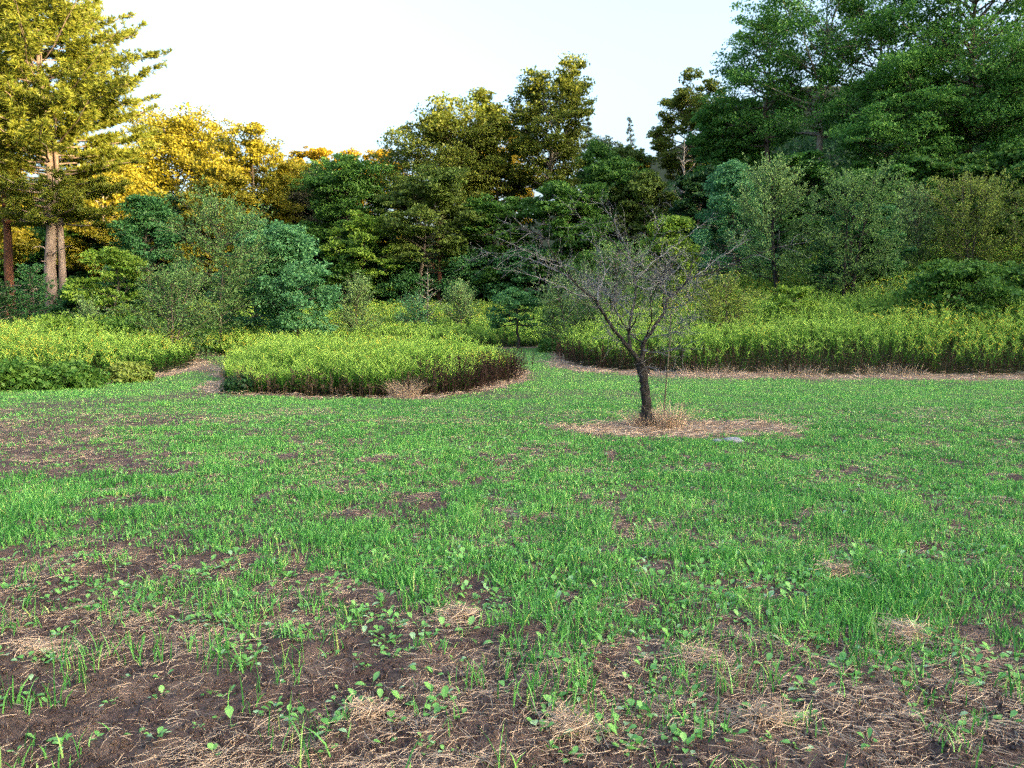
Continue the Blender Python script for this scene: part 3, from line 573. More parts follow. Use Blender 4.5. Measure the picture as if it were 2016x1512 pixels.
# ------------------------------------------------------------------ goldenrod beds
def bed(name, label, P, dens, h0, h1, seed, wide=.026, yellow=.5, kmax=26):
    r = RNG(seed); lo, hi = P.min(0), P.max(0)
    n = int((hi - lo).prod() * dens); x = r.uniform(lo[0], hi[0], n); y = r.uniform(lo[1], hi[1], n)
    e = pdist(P, x, y); wob = 1.3 * (fbm(x, y, .9, 41) - .5)
    k = inside(P, x, y) & (e + wob > .05) & (np.abs(x) < .82 * y + 2); k &= (y < 36) | (r.random(n) < .6)
    x, y, e = x[k], y[k], e[k]; n = len(x)
    z = ground_z(x, y); h = (h0 + (h1 - h0) * np.clip(fbm(x, y, 1.7, 45) * 1.5 - .25, 0, 1)) * np.where(r.random(n) < .12, r.uniform(1.0, 1.32, n), r.uniform(.66, 1.06, n)) * (.62 + .38 * sstep(0, 1.3, e + .5 * (fbm(x, y, .5, 43) - .5)))
    lean = rvec(r, n)[:, :2] * .3 * h[:, None]
    base = np.c_[x, y, z]; top = base + np.c_[lean, h]
    V = []; C = []; T = []
    # stems
    az = r.uniform(0, 6.28, n); sd = np.c_[np.cos(az), np.sin(az), 0 * az] * .0055
    stem = np.stack([base - sd, base + sd, top + sd * .4, top - sd * .4], 1)
    brown = (r.random((n, 1)) < .25) * 1.0; sc = (1 - brown) * np.array([.04, .065, .02]) + brown * np.array([.05, .034, .024])
    V.append(stem.reshape(-1, 3)); C.append(np.repeat(sc, 4, 0))
    # leaves
    K = kmax; edge = (e < .9); t0 = np.where(edge, .14, .5)
    tt = t0[:, None] + (1 - t0[:, None]) * r.random((n, K)) ** np.where(edge, 1.05, .8)[:, None]
    p = base[:, None] + (top - base)[:, None] * tt[..., None]; p[..., :2] += lean[:, None] * (tt[..., None] ** 2 - tt[..., None]) * .5
    a = r.uniform(0, 6.28, (n, K)); el = r.normal(.85, .35, (n, K)) * (.6 + .6 * tt)
    D = np.stack([np.cos(a) * np.cos(el), np.sin(a) * np.cos(el), np.sin(el)], -1)
    L = (.065 + .065 * (1 - tt)) * r.uniform(.75, 1.3, (n, K)); Wd = wide * r.uniform(.7, 1.25, (n, K)) * (.55 + .6 * (1 - tt))
    up = np.array([0, 0, 1.]) + rvec(r, n * K).reshape(n, K, 3) * .4
    s_ = unit(np.cross(D, up)); c = p + D * L[..., None] * .45
    q = np.stack([c - D * L[..., None] * .5, c + s_ * Wd[..., None] * .5, c + D * L[..., None] * .5 - np.array([0, 0, .25]) * L[..., None], c - s_ * Wd[..., None] * .5], 2)
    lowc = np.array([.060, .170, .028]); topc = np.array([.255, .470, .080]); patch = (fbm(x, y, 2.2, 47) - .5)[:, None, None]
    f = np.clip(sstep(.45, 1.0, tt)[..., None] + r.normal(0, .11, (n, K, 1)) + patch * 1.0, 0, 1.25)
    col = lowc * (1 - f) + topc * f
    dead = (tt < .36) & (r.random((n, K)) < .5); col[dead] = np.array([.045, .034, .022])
    fl = (sstep(.50, .68, fbm(x, y, 2.6, 51))[:, None] * yellow * (tt > .86)) > r.random((n, K)); col[fl] = np.array([.55, .48, .07])
    V.append(q.reshape(-1, 3)); C.append(np.repeat(col.reshape(-1, 3), 4, 0))
    # plumes at the tips
    m = 5; a = r.uniform(0, 6.28, (n, m)); D = np.stack([np.cos(a), np.sin(a), r.uniform(.5, 1.5, (n, m))], -1); D = unit(D)
    L = r.uniform(.09, .22, (n, m)); s_ = unit(np.cross(D, rvec(r, n * m).reshape(n, m, 3))) * (wide * .42)
    b0 = top[:, None] - np.array([0, 0, 1.]) * r.uniform(0, .1, (n, m))[..., None]
    q = np.stack([b0, b0 + D * L[..., None] * .5 + s_, b0 + D * L[..., None], b0 + D * L[..., None] * .5 - s_], 2)
    pc = np.array([.32, .50, .10]) * r.uniform(.85, 1.12, (n, m, 1)); fy = (sstep(.47, .68, fbm(x, y, 2.6, 51))[:, None] * yellow) > r.random((n, m)); pc[fy] = np.array([.58, .50, .07])
    V.append(q.reshape(-1, 3)); C.append(np.repeat(pc.reshape(-1, 3), 4, 0))
    V = np.concatenate(V); C = np.concatenate(C)
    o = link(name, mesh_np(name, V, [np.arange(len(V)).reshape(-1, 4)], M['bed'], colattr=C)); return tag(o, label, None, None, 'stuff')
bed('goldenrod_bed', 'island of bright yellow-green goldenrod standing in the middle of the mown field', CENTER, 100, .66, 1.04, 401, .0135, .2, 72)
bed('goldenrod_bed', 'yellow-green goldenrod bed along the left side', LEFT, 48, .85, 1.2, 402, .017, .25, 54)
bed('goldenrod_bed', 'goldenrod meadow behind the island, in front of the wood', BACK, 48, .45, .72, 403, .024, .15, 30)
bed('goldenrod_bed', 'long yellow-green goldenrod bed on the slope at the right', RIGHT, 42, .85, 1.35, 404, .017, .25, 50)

# dark dead stalks at bed edges and bramble mounds at the foot of the left bed
def stalks(name, label, P, n, w, h0, h1, seed, c0=(.035, .022, .020), c1=(.10, .062, .05)):
    r = RNG(seed); i = r.integers(0, len(P) - 1, n); q = r.random((n, 1)); b = P[i] * (1 - q) + P[i + 1] * q + r.normal(0, w, (n, 2))
    base = np.c_[b, ground_z(b[:, 0], b[:, 1])]; h = r.uniform(h0, h1, n); top = base + np.c_[r.normal(0, .12, (n, 2)) * h[:, None], h]
    az = r.uniform(0, 6.28, n); sd = np.c_[np.cos(az), np.sin(az), 0 * az] * .007
    V = [np.stack([base - sd, base + sd, top + sd * .4, top - sd * .4], 1).reshape(-1, 3)]; cc = r.random((n, 1)); col = np.array(c0) * (1 - cc) + np.array(c1) * cc; C = [np.repeat(col, 4, 0)]
    K = 7; t = r.uniform(.35, 1, (n, K, 1)); p = base[:, None] + (top - base)[:, None] * t; D = rvec(r, n * K).reshape(n, K, 3) + np.array([0, 0, .7]); s_ = unit(np.cross(D, rvec(r, n * K).reshape(n, K, 3))) * .011; L = .07
    V.append(np.stack([p, p + D * L * .5 + s_, p + D * L, p + D * L * .5 - s_], 2).reshape(-1, 3)); C.append(np.repeat(np.repeat(col, K, 0), 4, 0))
    V = np.concatenate(V); return tag(link(name, mesh_np(name, V, [np.arange(len(V)).reshape(-1, 4)], M['bed'], colattr=np.concatenate(C))), label, None, None, 'stuff')
stalks('dead_stalks', 'dark brown dead stalks at the right end of the goldenrod island', np.array([(-1.9, 15.6), (-1.0, 16.2), (-.75, 17.6), (-.2, 19.2), (.1, 20.2)]), 400, .22, .35, .85, 501, (.02, .013, .012), (.06, .04, .034))
stalks('dead_stalks', 'dark dead stalks along the edge of the right goldenrod bed', np.array([(1.8, 26), (2.0, 23.3), (2.9, 21.7), (4.5, 20.8), (8.3, 20.4), (14, 20.35), (17, 20.3)]), 700, .22, .2, .8, 502, (.02, .014, .012), (.07, .048, .038))
stalks('dead_stalks', 'thin dead stalks along the front of the goldenrod island', np.array([(-6.3, 16.8), (-5.6, 15.9), (-4.3, 15.4), (-2.8, 15.1), (-1.6, 15.6)]), 170, .14, .15, .55, 503, (.04, .03, .02), (.14, .10, .07))
def mound(label, u, d, h, w, seed, mat='bramble', leaf=.1):
    x = (u - 1008) / F * d; z0 = float(ground_z(x, d)); wd, lv = broadleaf(seed, h, w, cb=.02, nl=30, prof='dome', leaf=leaf, per=26, cl=.2, flat=.5, rise=(0, .8), tr=.02)
    t = thing('bramble_bush', label, 'bush', (x, d, z0)); link('stem', wd.mesh('stem', M['stem']), t); link('foliage', lv.mesh('foliage', M[mat]), t)
mound('low bramble bush at the front of the left goldenrod bed, cut by the picture edge', 20, 17.0, .42, .7, 601)
mound('low bramble bush with broad leaves at the foot of the left goldenrod bed', 130, 17.5, .48, .6, 602)
mound('yellowish bramble bush at the foot of the left goldenrod bed, right of the other two', 255, 19.2, .4, .45, 603, 'yolive')
mound('leafy bush rising above the back of the left goldenrod bed', 150, 24, 1.05, 1.5, 604, 'lime')
mound('second leafy bush mounded on the left goldenrod bed by the wide olive bush', 245, 25, .95, 1.3, 605, 'bramble')
mound('dark leafy bush at the left front corner of the goldenrod island', 475, 16.1, .42, .3, 606, 'dark', .07)
mound('grey-green weedy bush at the near end of the right bed by the path', 1085, 28.2, .5, .4, 607, 'maple', .07)

# ------------------------------------------------------------------ grass, sprouts, straw
def blades(p, az, h, w, lean, r, segs=3):
    n = len(p); d = np.c_[np.cos(az), np.sin(az), 0 * az]; face = r.uniform(0, 6.28, n); sd = np.c_[np.cos(face), np.sin(face), 0 * face] * (w / 2)[:, None]
    V = []
    for i in range(segs):
        t = i / segs; c = p + d * (lean * h * t ** 1.7)[:, None] + np.array([0, 0, 1.]) * (h * t * (1 - .25 * lean * t))[:, None]
        k = (1 - .25 * t); V += [c - sd * k, c + sd * k]
    V.append(p + d * (lean * h)[:, None] + np.array([0, 0, 1.]) * (h * (1 - .3 * lean))[:, None])
    m = 2 * segs + 1; V = np.stack(V, 1).reshape(-1, 3); o = np.arange(n)[:, None] * m
    Q = [o + np.array([[2 * i, 2 * i + 1, 2 * i + 3, 2 * i + 2]]) for i in range(segs - 1)]
    T = o + np.array([[m - 3, m - 2, m - 1]])
    return V, (np.concatenate(Q) if Q else np.zeros((0, 4), int)), T, m
GV, GQ, GT, GN = [], [], [], []; off = 0
r = RNG(700)
for y0, y1, dens, hs, w0, segs in ((2.3, 4.2, 3600, (.05, .165), .0056, 3), (4.2, 6.5, 3200, (.035, .12), .0062, 3), (6.5, 11, 2600, (.025, .08), .0085, 2), (11, 18, 1100, (.02, .06), .012, 2), (18, 32, 300, (.03, .07), .022, 1)):
    ar = (1.52 * (y0 + y1) / 2 + 2) * (y1 - y0); n = int(ar * dens); y = r.uniform(y0, y1, n); x = r.uniform(-1, 1, n) * (.76 * y + 1)
    ib, st, g = masks(x, y)
    tuft = fbm(x, y, .17, 61, 2) + .35 * (fbm(x, y, .6, 63, 2) - .5)
    g2 = g * sstep(.60 - .44 * g, .80 - .30 * g, tuft) if y0 < 11 else g * (.5 + .5 * sstep(.3, .6, tuft))
    k = r.random(n) < g2; x, y, g = x[k], y[k], g[k]; n = len(x); big = vnoise(x, y, .35, 66)
    h = r.uniform(hs[0], hs[1], n) * (.5 + 1.0 * big ** 1.5); az = r.uniform(0, 6.28, n)
    V, Q, T, m = blades(np.c_[x, y, ground_z(x, y) - .004], az, h, w0 * r.uniform(.7, 1.4, n), r.uniform(.08, .75, n), r, segs)
    tone = np.clip(r.normal(.40, .28, n) + .6 * (fbm(x, y, .5, 68) - .5) + .25 * sstep(10, 18, y), 0, .9); tone[r.random(n) < .03] = 1
    GV.append(V); GQ.append(Q + off); GT.append(T + off); GN.append(np.repeat(tone, m)); off += len(V)
tag(link('grass', mesh_np('grass', np.concatenate(GV), [np.concatenate(GQ), np.concatenate(GT)], M['grass'], {'tone': np.concatenate(GN)})), 'thin young grass growing over the field', None, None, 'stuff')

# broad-leaved seedlings
def leaf_geo(L, Wd, az, el, bend, z0=0., stalk=.4):
    """one obovate leaf on a stalk: centre line plus two edges"""
    t = np.array([0, stalk, stalk + .12, .62 + .1 * stalk, .84, 1.]); wv = np.array([.03, .04, .55, 1., .8, .02]) * Wd / 2
    e = el - bend * t; dr = np.cumsum(np.r_[0, np.diff(t)] * np.cos(e)) * L; dz = np.cumsum(np.r_[0, np.diff(t)] * np.sin(e)) * L
    c = np.c_[dr * math.cos(az), dr * math.sin(az), dz + z0]; s = np.array([-math.sin(az), math.cos(az), 0])
    V = np.concatenate([c, c + s * wv[:, None] + [0, 0, 1] * (wv * .3)[:, None], c - s * wv[:, None] + [0, 0, 1] * (wv * .3)[:, None]])
    i = np.arange(5); Q = np.concatenate([np.c_[i, i + 1, i + 7, i + 6], np.c_[i + 1, i, i + 12, i + 13]]); return V, Q
def seedling(r, size, n):
    V, Q, T = [], [], []; o = 0; a0 = r.uniform(0, 6.28)
    for k in range(n):
        v, q = leaf_geo(size * r.uniform(.7, 1.2), size * r.uniform(.32, .5), a0 + k * 2.4 + r.normal(0, .3), r.uniform(.55, 1.35), r.uniform(.3, 1.4), stalk=r.uniform(.3, .55))
        V.append(v); Q.append(q + o); o += len(v); T.append(np.full(len(v), r.choice([r.uniform(.1, .85), .95], p=[.85, .15])))
    return np.concatenate(V), np.concatenate(Q), np.concatenate(T)
r = RNG(720); proto = []
for k in range(7):
    V, Q, T = seedling(r, .085, int(r.integers(2, 7))); proto.append((V, Q, T, mesh_np('seedling', V, [Q], M['sprout'], {'tone': T}, smooth=True)))
n = 24000; y = 2.6 + 12 * r.random(n) ** 1.1; x = r.uniform(-1, 1, n) * (.74 * y + .5); ib, st, g = masks(x, y)
pk = .05 + .55 * g; pk *= .4 + 1.0 * sstep(.4, .65, fbm(x, y, .45, 71)); k = (r.random(n) < pk) & ~ib & (st < .3); x, y = x[k], y[k]
o_ = np.argsort(y); x, y = x[o_], y[o_]
near = (y < 4.4) & (np.abs(x) < .70 * y); NEAR = np.flatnonzero(near)[:110]; SV, SQ, ST = [], [], []; off = 0; sprot = None
for i in range(len(x)):
    kk = int(r.integers(0, 7)); V, Q, T, me = proto[kk]; s = r.uniform(.35, .95) * (1 if y[i] < 5 else .75); a = r.uniform(0, 6.28); z = float(ground_z(x[i], y[i]))
    if near[i] and i in NEAR:
        if sprot is None: sprot = tag(link('seedling', me), 'small broad-leaved green seedling rooted in the bare foreground soil', 'seedling', 'seedlings on the foreground soil'); o = sprot
        else: o = sprot.copy(); o.data = me; S.collection.objects.link(o)
        o.location = (x[i], y[i], z - .004); o.rotation_euler = (0, 0, a); o.scale = (s * r.uniform(.8, 1.2), s, s * r.uniform(.7, 1.25))
    else:
        c, sn = math.cos(a), math.sin(a); P = V @ np.array([[c, sn, 0], [-sn, c, 0], [0, 0, 1]]) * s + [x[i], y[i], z - .004]
        SV.append(P); SQ.append(Q + off); ST.append(np.clip(T + r.normal(0, .05), 0, 1)); off += len(P)
tag(link('ground_cover', mesh_np('ground_cover', np.concatenate(SV), [np.concatenate(SQ)], M['sprout'], {'tone': np.concatenate(ST)}, smooth=True)), 'broad-leaved seedlings growing all through the grass', None, None, 'stuff')

def strands(C, L, w, r, el=.12, arch=.12, az=None):
    """dry stems lying about; 3-segment strips"""
    n = len(C); az = r.uniform(0, 6.28, n) if az is None else az; e = r.normal(.02, el, n); D = np.c_[np.cos(az) * np.cos(e), np.sin(az) * np.cos(e), np.sin(e)]
    side = np.c_[-np.sin(az), np.cos(az), 0 * az]; curl = r.normal(0, arch, n)
    V = []
    for t in (-.5, -.17, .17, .5):
        c = C + D * (L * t)[:, None] + side * (curl * L * (.25 - t * t) * 2)[:, None] + np.array([0, 0, 1.]) * (np.abs(curl) * L * (.25 - t * t) * .8)[:, None]
        s = (side * .75 + np.array([0, 0, .66])) * (w / 2)[:, None] * (1 - .5 * abs(t)); V += [c - s, c + s]
    V = np.stack(V, 1).reshape(-1, 3); o = np.arange(n)[:, None] * 8
    return V, np.concatenate([o + np.array([[2 * i, 2 * i + 1, 2 * i + 3, 2 * i + 2]]) for i in range(3)])
r = RNG(740); SV, SQ, ST = [], [], []; off = 0
def litter(x, y, L, w, el, lift):
    global off
    z = ground_z(x, y) + lift * r.random(len(x)); V, Q = strands(np.c_[x, y, z], L, w, r, el); SV.append(V); SQ.append(Q + off); off += len(V); ST.append(np.repeat(np.clip(r.normal(.5, .28, len(x)), 0, .9), 8))
n = 170000; y = 2.3 + 11 * r.random(n) ** 1.35; x = r.uniform(-1, 1, n) * (.74 * y + .4)
pk = .16 + .95 * sstep(.44, .70, fbm(x, y, .75, 81, 3) + .06 * sstep(-1, 2, x)); k = r.random(n) < pk; x, y = x[k], y[k]; n = len(x)
litter(x, y, r.uniform(.02, .13, n) * (.6 + .6 * r.random(n)), r.uniform(.0009, .0022, n) * np.maximum(1, y / 5), .14, .012)
n = 60000; y = 9 + 20 * r.random(n) ** 1.2; x = r.uniform(-1, 1, n) * (.74 * y + .4); ib, st, g = masks(x, y); k = (r.random(n) < st) & ((~ib) | (r.random(n) < .12)); x, y = x[k], y[k]; n = len(x)
litter(x, y, r.uniform(.10, .32, n), .0035 + .0003 * y, .25, .05)
tag(link('straw_litter', mesh_np('straw_litter', np.concatenate(SV), [np.concatenate(SQ)], M['straw'], {'tone': np.concatenate(ST)})), 'cut dry grass stems scattered over the soil', None, None, 'stuff')

# heaps of cut dry grass one can point to
def on_ground(u, v):
    d = 5.
    for _ in range(12):
        p = at(u, v, d); d *= (EYE - float(ground_z(p[0], d))) / max(.05, EYE - p[2])
    return (u - 1008) / F * d * 1.0, d
def heap(label, u, v, rx, ry, h, n, seed):
    x, y = on_ground(u, v); r = RNG(seed); n = int(n * .6); h *= .65; a = r.uniform(0, 6.28, n); q = np.minimum(np.abs(r.normal(0, .5, n)), 1.05 * np.sqrt(r.random(n))); w_ = 1 + .45 * np.sin(a * 2 + seed) + .25 * np.sin(a * 5 + 2 * seed); px = np.cos(a) * q * rx * w_; py = np.sin(a) * q * ry * w_
    z = ground_z(x + px, y + py) - float(ground_z(x, y)) + h * np.clip(1 - q ** 2, 0, 1) * r.random(n) + .004
    V, Q = strands(np.c_[px, py, z], r.uniform(.06, .2, n) * (rx / .2) ** .5, r.uniform(.0016, .0034, n) * max(1, y / 5), r, .3, .35)
    o = link('straw_heap', mesh_np('straw_heap', V, [Q], M['straw'], {'tone': np.repeat(np.clip(r.normal(.48, .28, n), 0, .9), 8)})); o.location = (x, y, float(ground_z(x, y)))
    tag(o, label, 'straw', 'heaps of cut dry grass')
heap('largest tan heap of dry grass at the bottom edge right of centre', 1128, 1440, .17, .14, .06, 900, 801)
heap('pale flat heap of dry grass on dark soil left of the largest heap', 715, 1400, .16, .1, .025, 380, 802)
heap('rounded tan heap of dry grass in the sprouts near the middle', 895, 1217, .2, .13, .07, 650, 803)
heap('pale heap of dry grass among tall blades on the right', 1800, 1252, .22, .16, .08, 700, 804)
heap('long combed swath of dry stems lying in the soil at lower right', 1530, 1418, .26, .06, .03, 420, 805)
heap('small tan heap of dry grass at the far left below the thin sprouts', 45, 1278, .18, .12, .06, 480, 806)
heap('tan heap of dry grass in the green right of the middle', 1660, 1125, .22, .14, .06, 520, 807)
heap('dry grass heap between tufts at lower right of the middle', 1390, 1300, .22, .13, .045, 480, 808)

# crumbs of soil
r = RNG(760); n = 42000; y = 2.3 + 4.2 * r.random(n) ** 1.4; x = r.uniform(-1, 1, n) * (.74 * y + .3); ib, st, g = masks(x, y); k = r.random(n) < (1 - g) * (.3 + .8 * vnoise(x, y, .3, 91)); x, y = x[k], y[k]; n = len(x)
oc = np.array([(1, 0, 0), (-1, 0, 0), (0, 1, 0), (0, -1, 0), (0, 0, 1), (0, 0, -1.)]); of = np.array([(0, 2, 4), (2, 1, 4), (1, 3, 4), (3, 0, 4), (2, 0, 5), (1, 2, 5), (3, 1, 5), (0, 3, 5)])
V = oc[None] * r.uniform(.55, 1.3, (n, 6, 1)) * (r.uniform(.0022, .013, n))[:, None, None] + r.normal(0, .0015, (n, 6, 3)) + np.c_[x, y, ground_z(x, y) + .002][:, None]
tag(link('soil_crumbs', mesh_np('soil_crumbs', V.reshape(-1, 3), [(np.arange(n)[:, None, None] * 6 + of[None]).reshape(-1, 3)], M['ground'], {'straw': np.zeros(n * 6), 'green': np.zeros(n * 6), 'wood': np.zeros(n * 6)})), 'loose crumbs of dark soil', None, None, 'stuff')

# ------------------------------------------------------------------ the bare hawthorn
TX, TD = TREE; TZ = float(ground_z(TX, TD)); r = RNG(900)
root = thing('bare_hawthorn', 'bare thorny tree with wide spreading crown standing alone in the field', 'tree', (TX, TD, TZ))
def cpt(cx, cy, dd=0.): return at(940 + cx / 2.908, 380 + cy / 2.908, TD + dd) - np.array([TX, TD, TZ])
def limb(pts, d0, d1):
    P = np.array(pts, float); n = len(P); dd = np.linspace(d0, d1, n); A = np.array([cpt(P[i, 0], P[i, 1], dd[i]) for i in range(n)])
    t = np.linspace(0, n - 1, (n - 1) * 4 + 1); B = np.stack([np.interp(t, np.arange(n), A[:, k]) for k in range(3)], 1)
    B[1:-1] = .25 * B[:-2] + .5 * B[1:-1] + .25 * B[2:]; B[1:-1] += r.normal(0, .008, B[1:-1].shape); return B
LIMBS = [  # outline points (crop of the photograph), depth at start and end, radius at start and end
 ([(940, 975), (885, 915), (850, 865), (790, 800), (740, 720), (690, 640), (668, 600), (600, 555), (520, 480), (440, 365), (390, 260), (300, 210), (140, 175)], 0, -.5, .060, .004),
 ([(940, 975), (948, 870), (970, 820), (1030, 750), (1072, 665), (1085, 610), (1150, 560), (1212, 490), (1232, 400), (1310, 320)], 0, .5, .062, .007),
 ([(872, 885), (865, 790), (880, 700), (905, 600), (912, 530), (895, 470), (880, 400), (830, 340), (760, 270), (640, 180), (520, 80)], 0, .9, .036, .005),
 ([(865, 800), (910, 720), (935, 685)], 0, -.35, .026, .008),
 ([(948, 860), (900, 825), (850, 790), (800, 740)], 0, .5, .028, .006),
 ([(1085, 610), (1150, 560), (1212, 490), (1330, 460), (1450, 410), (1560, 365), (1700, 320), (1800, 290)], .3, -.3, .026, .005),
 ([(1212, 490), (1300, 440), (1400, 360), (1540, 270)], .4, 1.0, .018, .004),
 ([(1068, 665), (1060, 550), (1000, 490), (930, 420), (860, 350), (845, 210)], .2, -.6, .022, .004),
 ([(910, 480), (1000, 400), (1080, 340), (1180, 260), (1290, 180)], .4, 1.2, .018, .004),
 ([(668, 605), (560, 580), (430, 510), (340, 480), (210, 440)], -.2, -.9, .020, .004),
 ([(520, 480), (400, 420), (300, 380), (180, 350), (20, 340)], -.3, .2, .018, .004),
 ([(480, 420), (410, 400), (300, 340), (120, 260)], -.4, -1.0, .014, .004),
 ([(690, 640), (690, 560), (735, 460), (700, 330), (600, 230)], -.2, .8, .020, .004),
 ([(905, 600), (800, 620), (720, 560), (620, 500)], .2, 1.1, .018, .004),
 ([(1072, 665), (1160, 650), (1230, 600), (1270, 500)], .2, -.8, .020, .004),
 ([(1030, 750), (1100, 790), (1180, 730), (1250, 690)], .1, -.6, .016, .003),
 ([(960, 835), (1060, 810), (1140, 790), (1200, 750)], 0, -.8, .014, .003),
 ([(950, 900), (1050, 920), (1180, 870), (1280, 835)], 0, -.5, .012, .003),
 ([(930, 1000), (1000, 1000), (1080, 1030), (1190, 1000)], 0, -.5, .012, .003),
 ([(880, 400), (860, 330), (800, 200), (700, 30)], .5, 1.3, .016, .004),
 ([(895, 470), (980, 330), (1040, 200), (1000, 100)], .4, -.5, .016, .003),
 ([(865, 790), (800, 690), (760, 600), (800, 500), (780, 400)], .0, -1.3, .022, .004),
 ([(970, 820), (1000, 700), (990, 600), (1050, 480), (1080, 420)], .0, -1.4, .024, .004),
 ([(912, 530), (960, 560), (1100, 480), (1200, 380)], .3, 1.6, .018, .004),
 ([(880, 700), (820, 640), (700, 520), (560, 440), (480, 400)], .2, 1.5, .018, .004),
 ([(850, 865), (760, 820), (740, 760)], 0, -.4, .016, .004),
 ([(1085, 610), (1060, 500), (1100, 400), (1180, 330)], .3, -1.2, .018, .004),
]
tw = Wood()
trk = Wood(); P = np.array([cpt(968, 1350), cpt(968, 1290), cpt(966, 1200), cpt(957, 1090), cpt(942, 1010), cpt(938, 960)]); P[0, 2] -= .12
q_ = np.linspace(0, 5, 41); PP = np.stack([np.interp(q_, np.arange(6), P[:, k]) for k in range(3)], 1); PP[1:-1] = .25 * PP[:-2] + .5 * PP[1:-1] + .25 * PP[2:]
trk.tube(PP + np.c_[r.normal(0, .004, (41, 2)), np.zeros(41)], np.interp(q_, np.arange(6), [.135, .084, .069, .065, .072, .056]) * r.uniform(.93, 1.08, 41), 14)
trk.V[0] = trk.V[0] + r.normal(0, .0045, trk.V[0].shape)
for k in range(6):                                                      # root flare
    az = k * 1.05 + r.normal(0, .2); d = np.array([math.cos(az), math.sin(az), 0]); trk.tube(np.stack([d * .05 + [0, 0, .2], d * .11 + [0, 0, .06], d * .22 + [0, 0, -.03]]) + P[0] * [1, 1, 0], [.05, .045, .02], 6)
for k in range(70):                                                     # spurs, stubs and shaggy bark on the trunk
    q = r.uniform(.05, .98) * 5; i = min(4, int(q)); p = P[i] + (P[i + 1] - P[i]) * (q - i); az = r.uniform(0, 6.28); L = r.uniform(.02, .07) + .06
    d = np.array([math.cos(az), math.sin(az), r.uniform(-.5, .6)]); trk.tube(p + d * L * np.linspace(0, 1, 3)[:, None], [.009, .006, .002], 4)
link('trunk', trk.mesh('trunk', M['dark_bark']), root)
centre = np.array([0, 0, 1.6])
def twigs(B, rad, dens, L0, lev=0):
    seg = np.linalg.norm(np.diff(B, axis=0), axis=1).sum(); n = int(seg * dens)
    for _ in range(n):
        q = r.uniform(.15, 1) * (len(B) - 1); i = min(len(B) - 2, int(q)); p = B[i] + (B[i + 1] - B[i]) * (q - i)
        if r.random() > (1 if (((p - np.array([-.25, 0, 1.85])) / np.array([1.1, 1.3, .72])) ** 2).sum() < 1 else .5): continue
        along = unit(B[i + 1] - B[i])
        d = unit(along * .7 + rvec(r, 1)[0] * 1.0 + np.array([0, 0, .1])); L = L0 * r.uniform(.35, 1.3); m = 4
        k1 = rvec(r, m) * .14 * L; T_ = p + d * L * np.linspace(0, 1, m)[:, None] + np.cumsum(k1, 0) * np.linspace(0, 1, m)[:, None]
        w0 = rad * r.uniform(.7, 1.2); tw.tube(T_, np.linspace(w0, w0 * .45, m), 3)
        if lev < 1: twigs(T_, rad * .65, 9, L0 * .42, lev + 1)
        else:
            for _ in range(1): # thorn
                j = r.integers(1, m); e = T_[j] + rvec(r, 1)[0] * .05; tw.tube(np.stack([T_[j], (T_[j] + e) / 2, e]), [.002, .0016, .0008], 3)
for pts, d0, d1, r0, r1 in LIMBS:
    B = limb(pts, d0, d1); n = len(B); wd = Wood(); r0 *= .78 if r0 > .03 else .62; r1 *= .6; wd.tube(B, r0 + (r1 - r0) * np.linspace(0, 1, n) ** .55, 7)
    for k in range(int(n * 1.4)):                                       # short spurs and thorns
        i = r.integers(0, n); e = rvec(r, 1)[0] * r.uniform(.04, .10); wd.tube(B[i] + e * np.linspace(0, 1, 3)[:, None], [.005, .0035, .0012], 3)
    link('limb', wd.mesh('limb', M['dark_bark'] if r0 > .0135 else M['twig']), root)
    up_ = B[max(2, n // 5):] if r0 > .024 else B
    twigs(up_, .0034, 26.0, .36)
link('twigs', tw.mesh('twigs', M['twig']), root)

# thin sapling stem beside it, dry tuft at the foot, stone and dug soil
sx, sd_ = on_ground(1310, 838); wd = Wood(); b = np.array([(0, 0, -.05), (.0, 0, .3), (.03, .02, .75), (.06, .0, 1.2), (.08, .03, 1.75), (.09, .05, 2.1)]); wd.tube(b, [.014, .013, .011, .009, .007, .004], 6)
r = RNG(930)
for k in range(16):
    z = r.uniform(.3, 2.0); az = r.uniform(0, 6.28); L = r.uniform(.12, .42); p = np.array([np.interp(z, b[:, 2], b[:, 0]), np.interp(z, b[:, 2], b[:, 1]), z]); d = np.array([math.cos(az), math.sin(az), r.uniform(.2, .8)])
    wd.tube(p + d * L * np.linspace(0, 1, 4)[:, None] + r.normal(0, .012, (4, 3)), [.004, .0035, .003, .0015], 3)
t = thing('leafless_sapling', 'thin upright leafless stem close right of the bare tree trunk', 'sapling', (sx, sd_, float(ground_z(sx, sd_)))); link('stem', wd.mesh('stem', M['stem']), t)
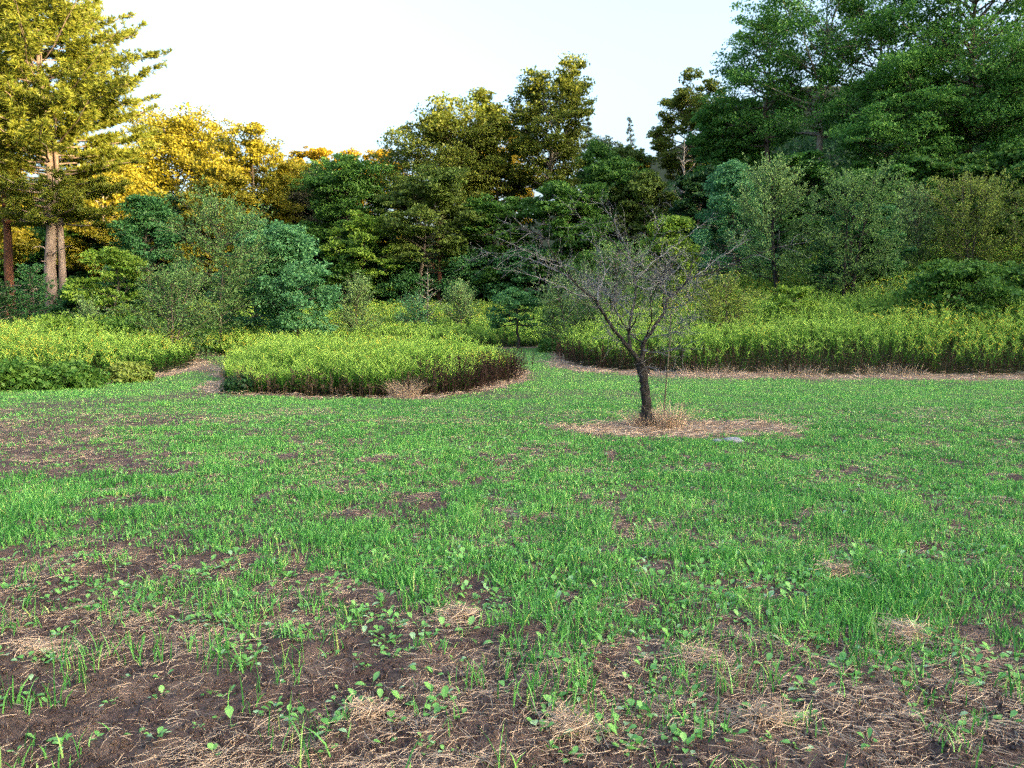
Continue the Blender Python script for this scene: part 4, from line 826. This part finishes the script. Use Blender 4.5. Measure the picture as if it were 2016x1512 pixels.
def tuft(label, x, y, n, rad, h0, h1, seed, flop=.55):
    r = RNG(seed); a = r.uniform(0, 6.28, n); q = np.sqrt(r.random(n)) * rad; p = np.c_[np.cos(a) * q, np.sin(a) * q, 0 * a]; p[:, 2] = ground_z(x + p[:, 0], y + p[:, 1]) - float(ground_z(x, y))
    V, Q, T, m = blades(p, a + r.normal(0, .7, n), r.uniform(h0, h1, n), r.uniform(.004, .009, n), r.uniform(.1, 1, n) * flop * 1.6, r, 3)
    o = link('dry_grass_tuft', mesh_np('dry_grass_tuft', V, [Q, T], M['straw'], {'tone': np.repeat(np.clip(r.normal(.35, .25, n), 0, .9), m)})); o.location = (x, y, float(ground_z(x, y))); return tag(o, label, 'dry grass', 'tufts of dry grass')
tuft('tall dry grass tuft around the foot of the bare tree trunk', TX + .05, TD - .02, 420, .3, .08, .36, 941, .8)
tuft('dry grass tuft at the foot of the thin leafless stem', TX + .34, TD + .02, 330, .22, .12, .55, 942, .7)
tuft('dry grass tuft leaning at the middle front of the goldenrod island', -2.2, 15.15, 420, .3, .15, .5, 943, .8)
for k, (u, lb) in enumerate(((1400, 'dry grass tuft in front of the right bed, nearest the bare tree'), (1560, 'dry grass tuft in front of the right bed, between the two others'), (1760, 'dry grass tuft in front of the right bed, farthest from the bare tree'))):
    tuft(lb, (u - 1008) / F * 20.1, 20.1, 300, .9, .08, .42, 950 + k, .95)
def stone(name, label, cat, u, v, sx, sy, sz, seed, mat):
    x, y = on_ground(u, v); r = RNG(seed); nu, nv = 18, 10; V = []
    for i in range(nv + 1):
        for j in range(nu):
            a = j / nu * 2 * math.pi; b_ = (i / nv - .5) * math.pi; k = 1 + .5 * (float(vnoise(math.cos(a) * math.cos(b_) * 2 + seed, math.sin(a) * 2 + math.sin(b_) * 3, 1.0, 95)) - .5)
            V.append((math.cos(a) * math.cos(b_) * sx * k, math.sin(a) * math.cos(b_) * sy * k, math.sin(b_) * sz * k + sz * .35))
    Q = [(i * nu + j, i * nu + (j + 1) % nu, (i + 1) * nu + (j + 1) % nu, (i + 1) * nu + j) for i in range(nv) for j in range(nu)]
    o = link(name, mesh_np(name, V, [np.array(Q)], mat if not isinstance(mat, str) else M[mat], smooth=True)); o.location = (x, y, float(ground_z(x, y))); return tag(o, label, cat)
stone('stone', 'pale blue-grey flat stone in the straw right of the bare tree', 'stone', 1448, 869, .13, .10, .04, 3, 'stone')
stone('stone', 'small grey stone touching the left end of the flat one', 'stone', 1418, 871, .07, .06, .03, 8, 'stone')
print('objects', len(S.objects), 'verts', sum(len(o.data.vertices) for o in S.objects if o.type == 'MESH'))
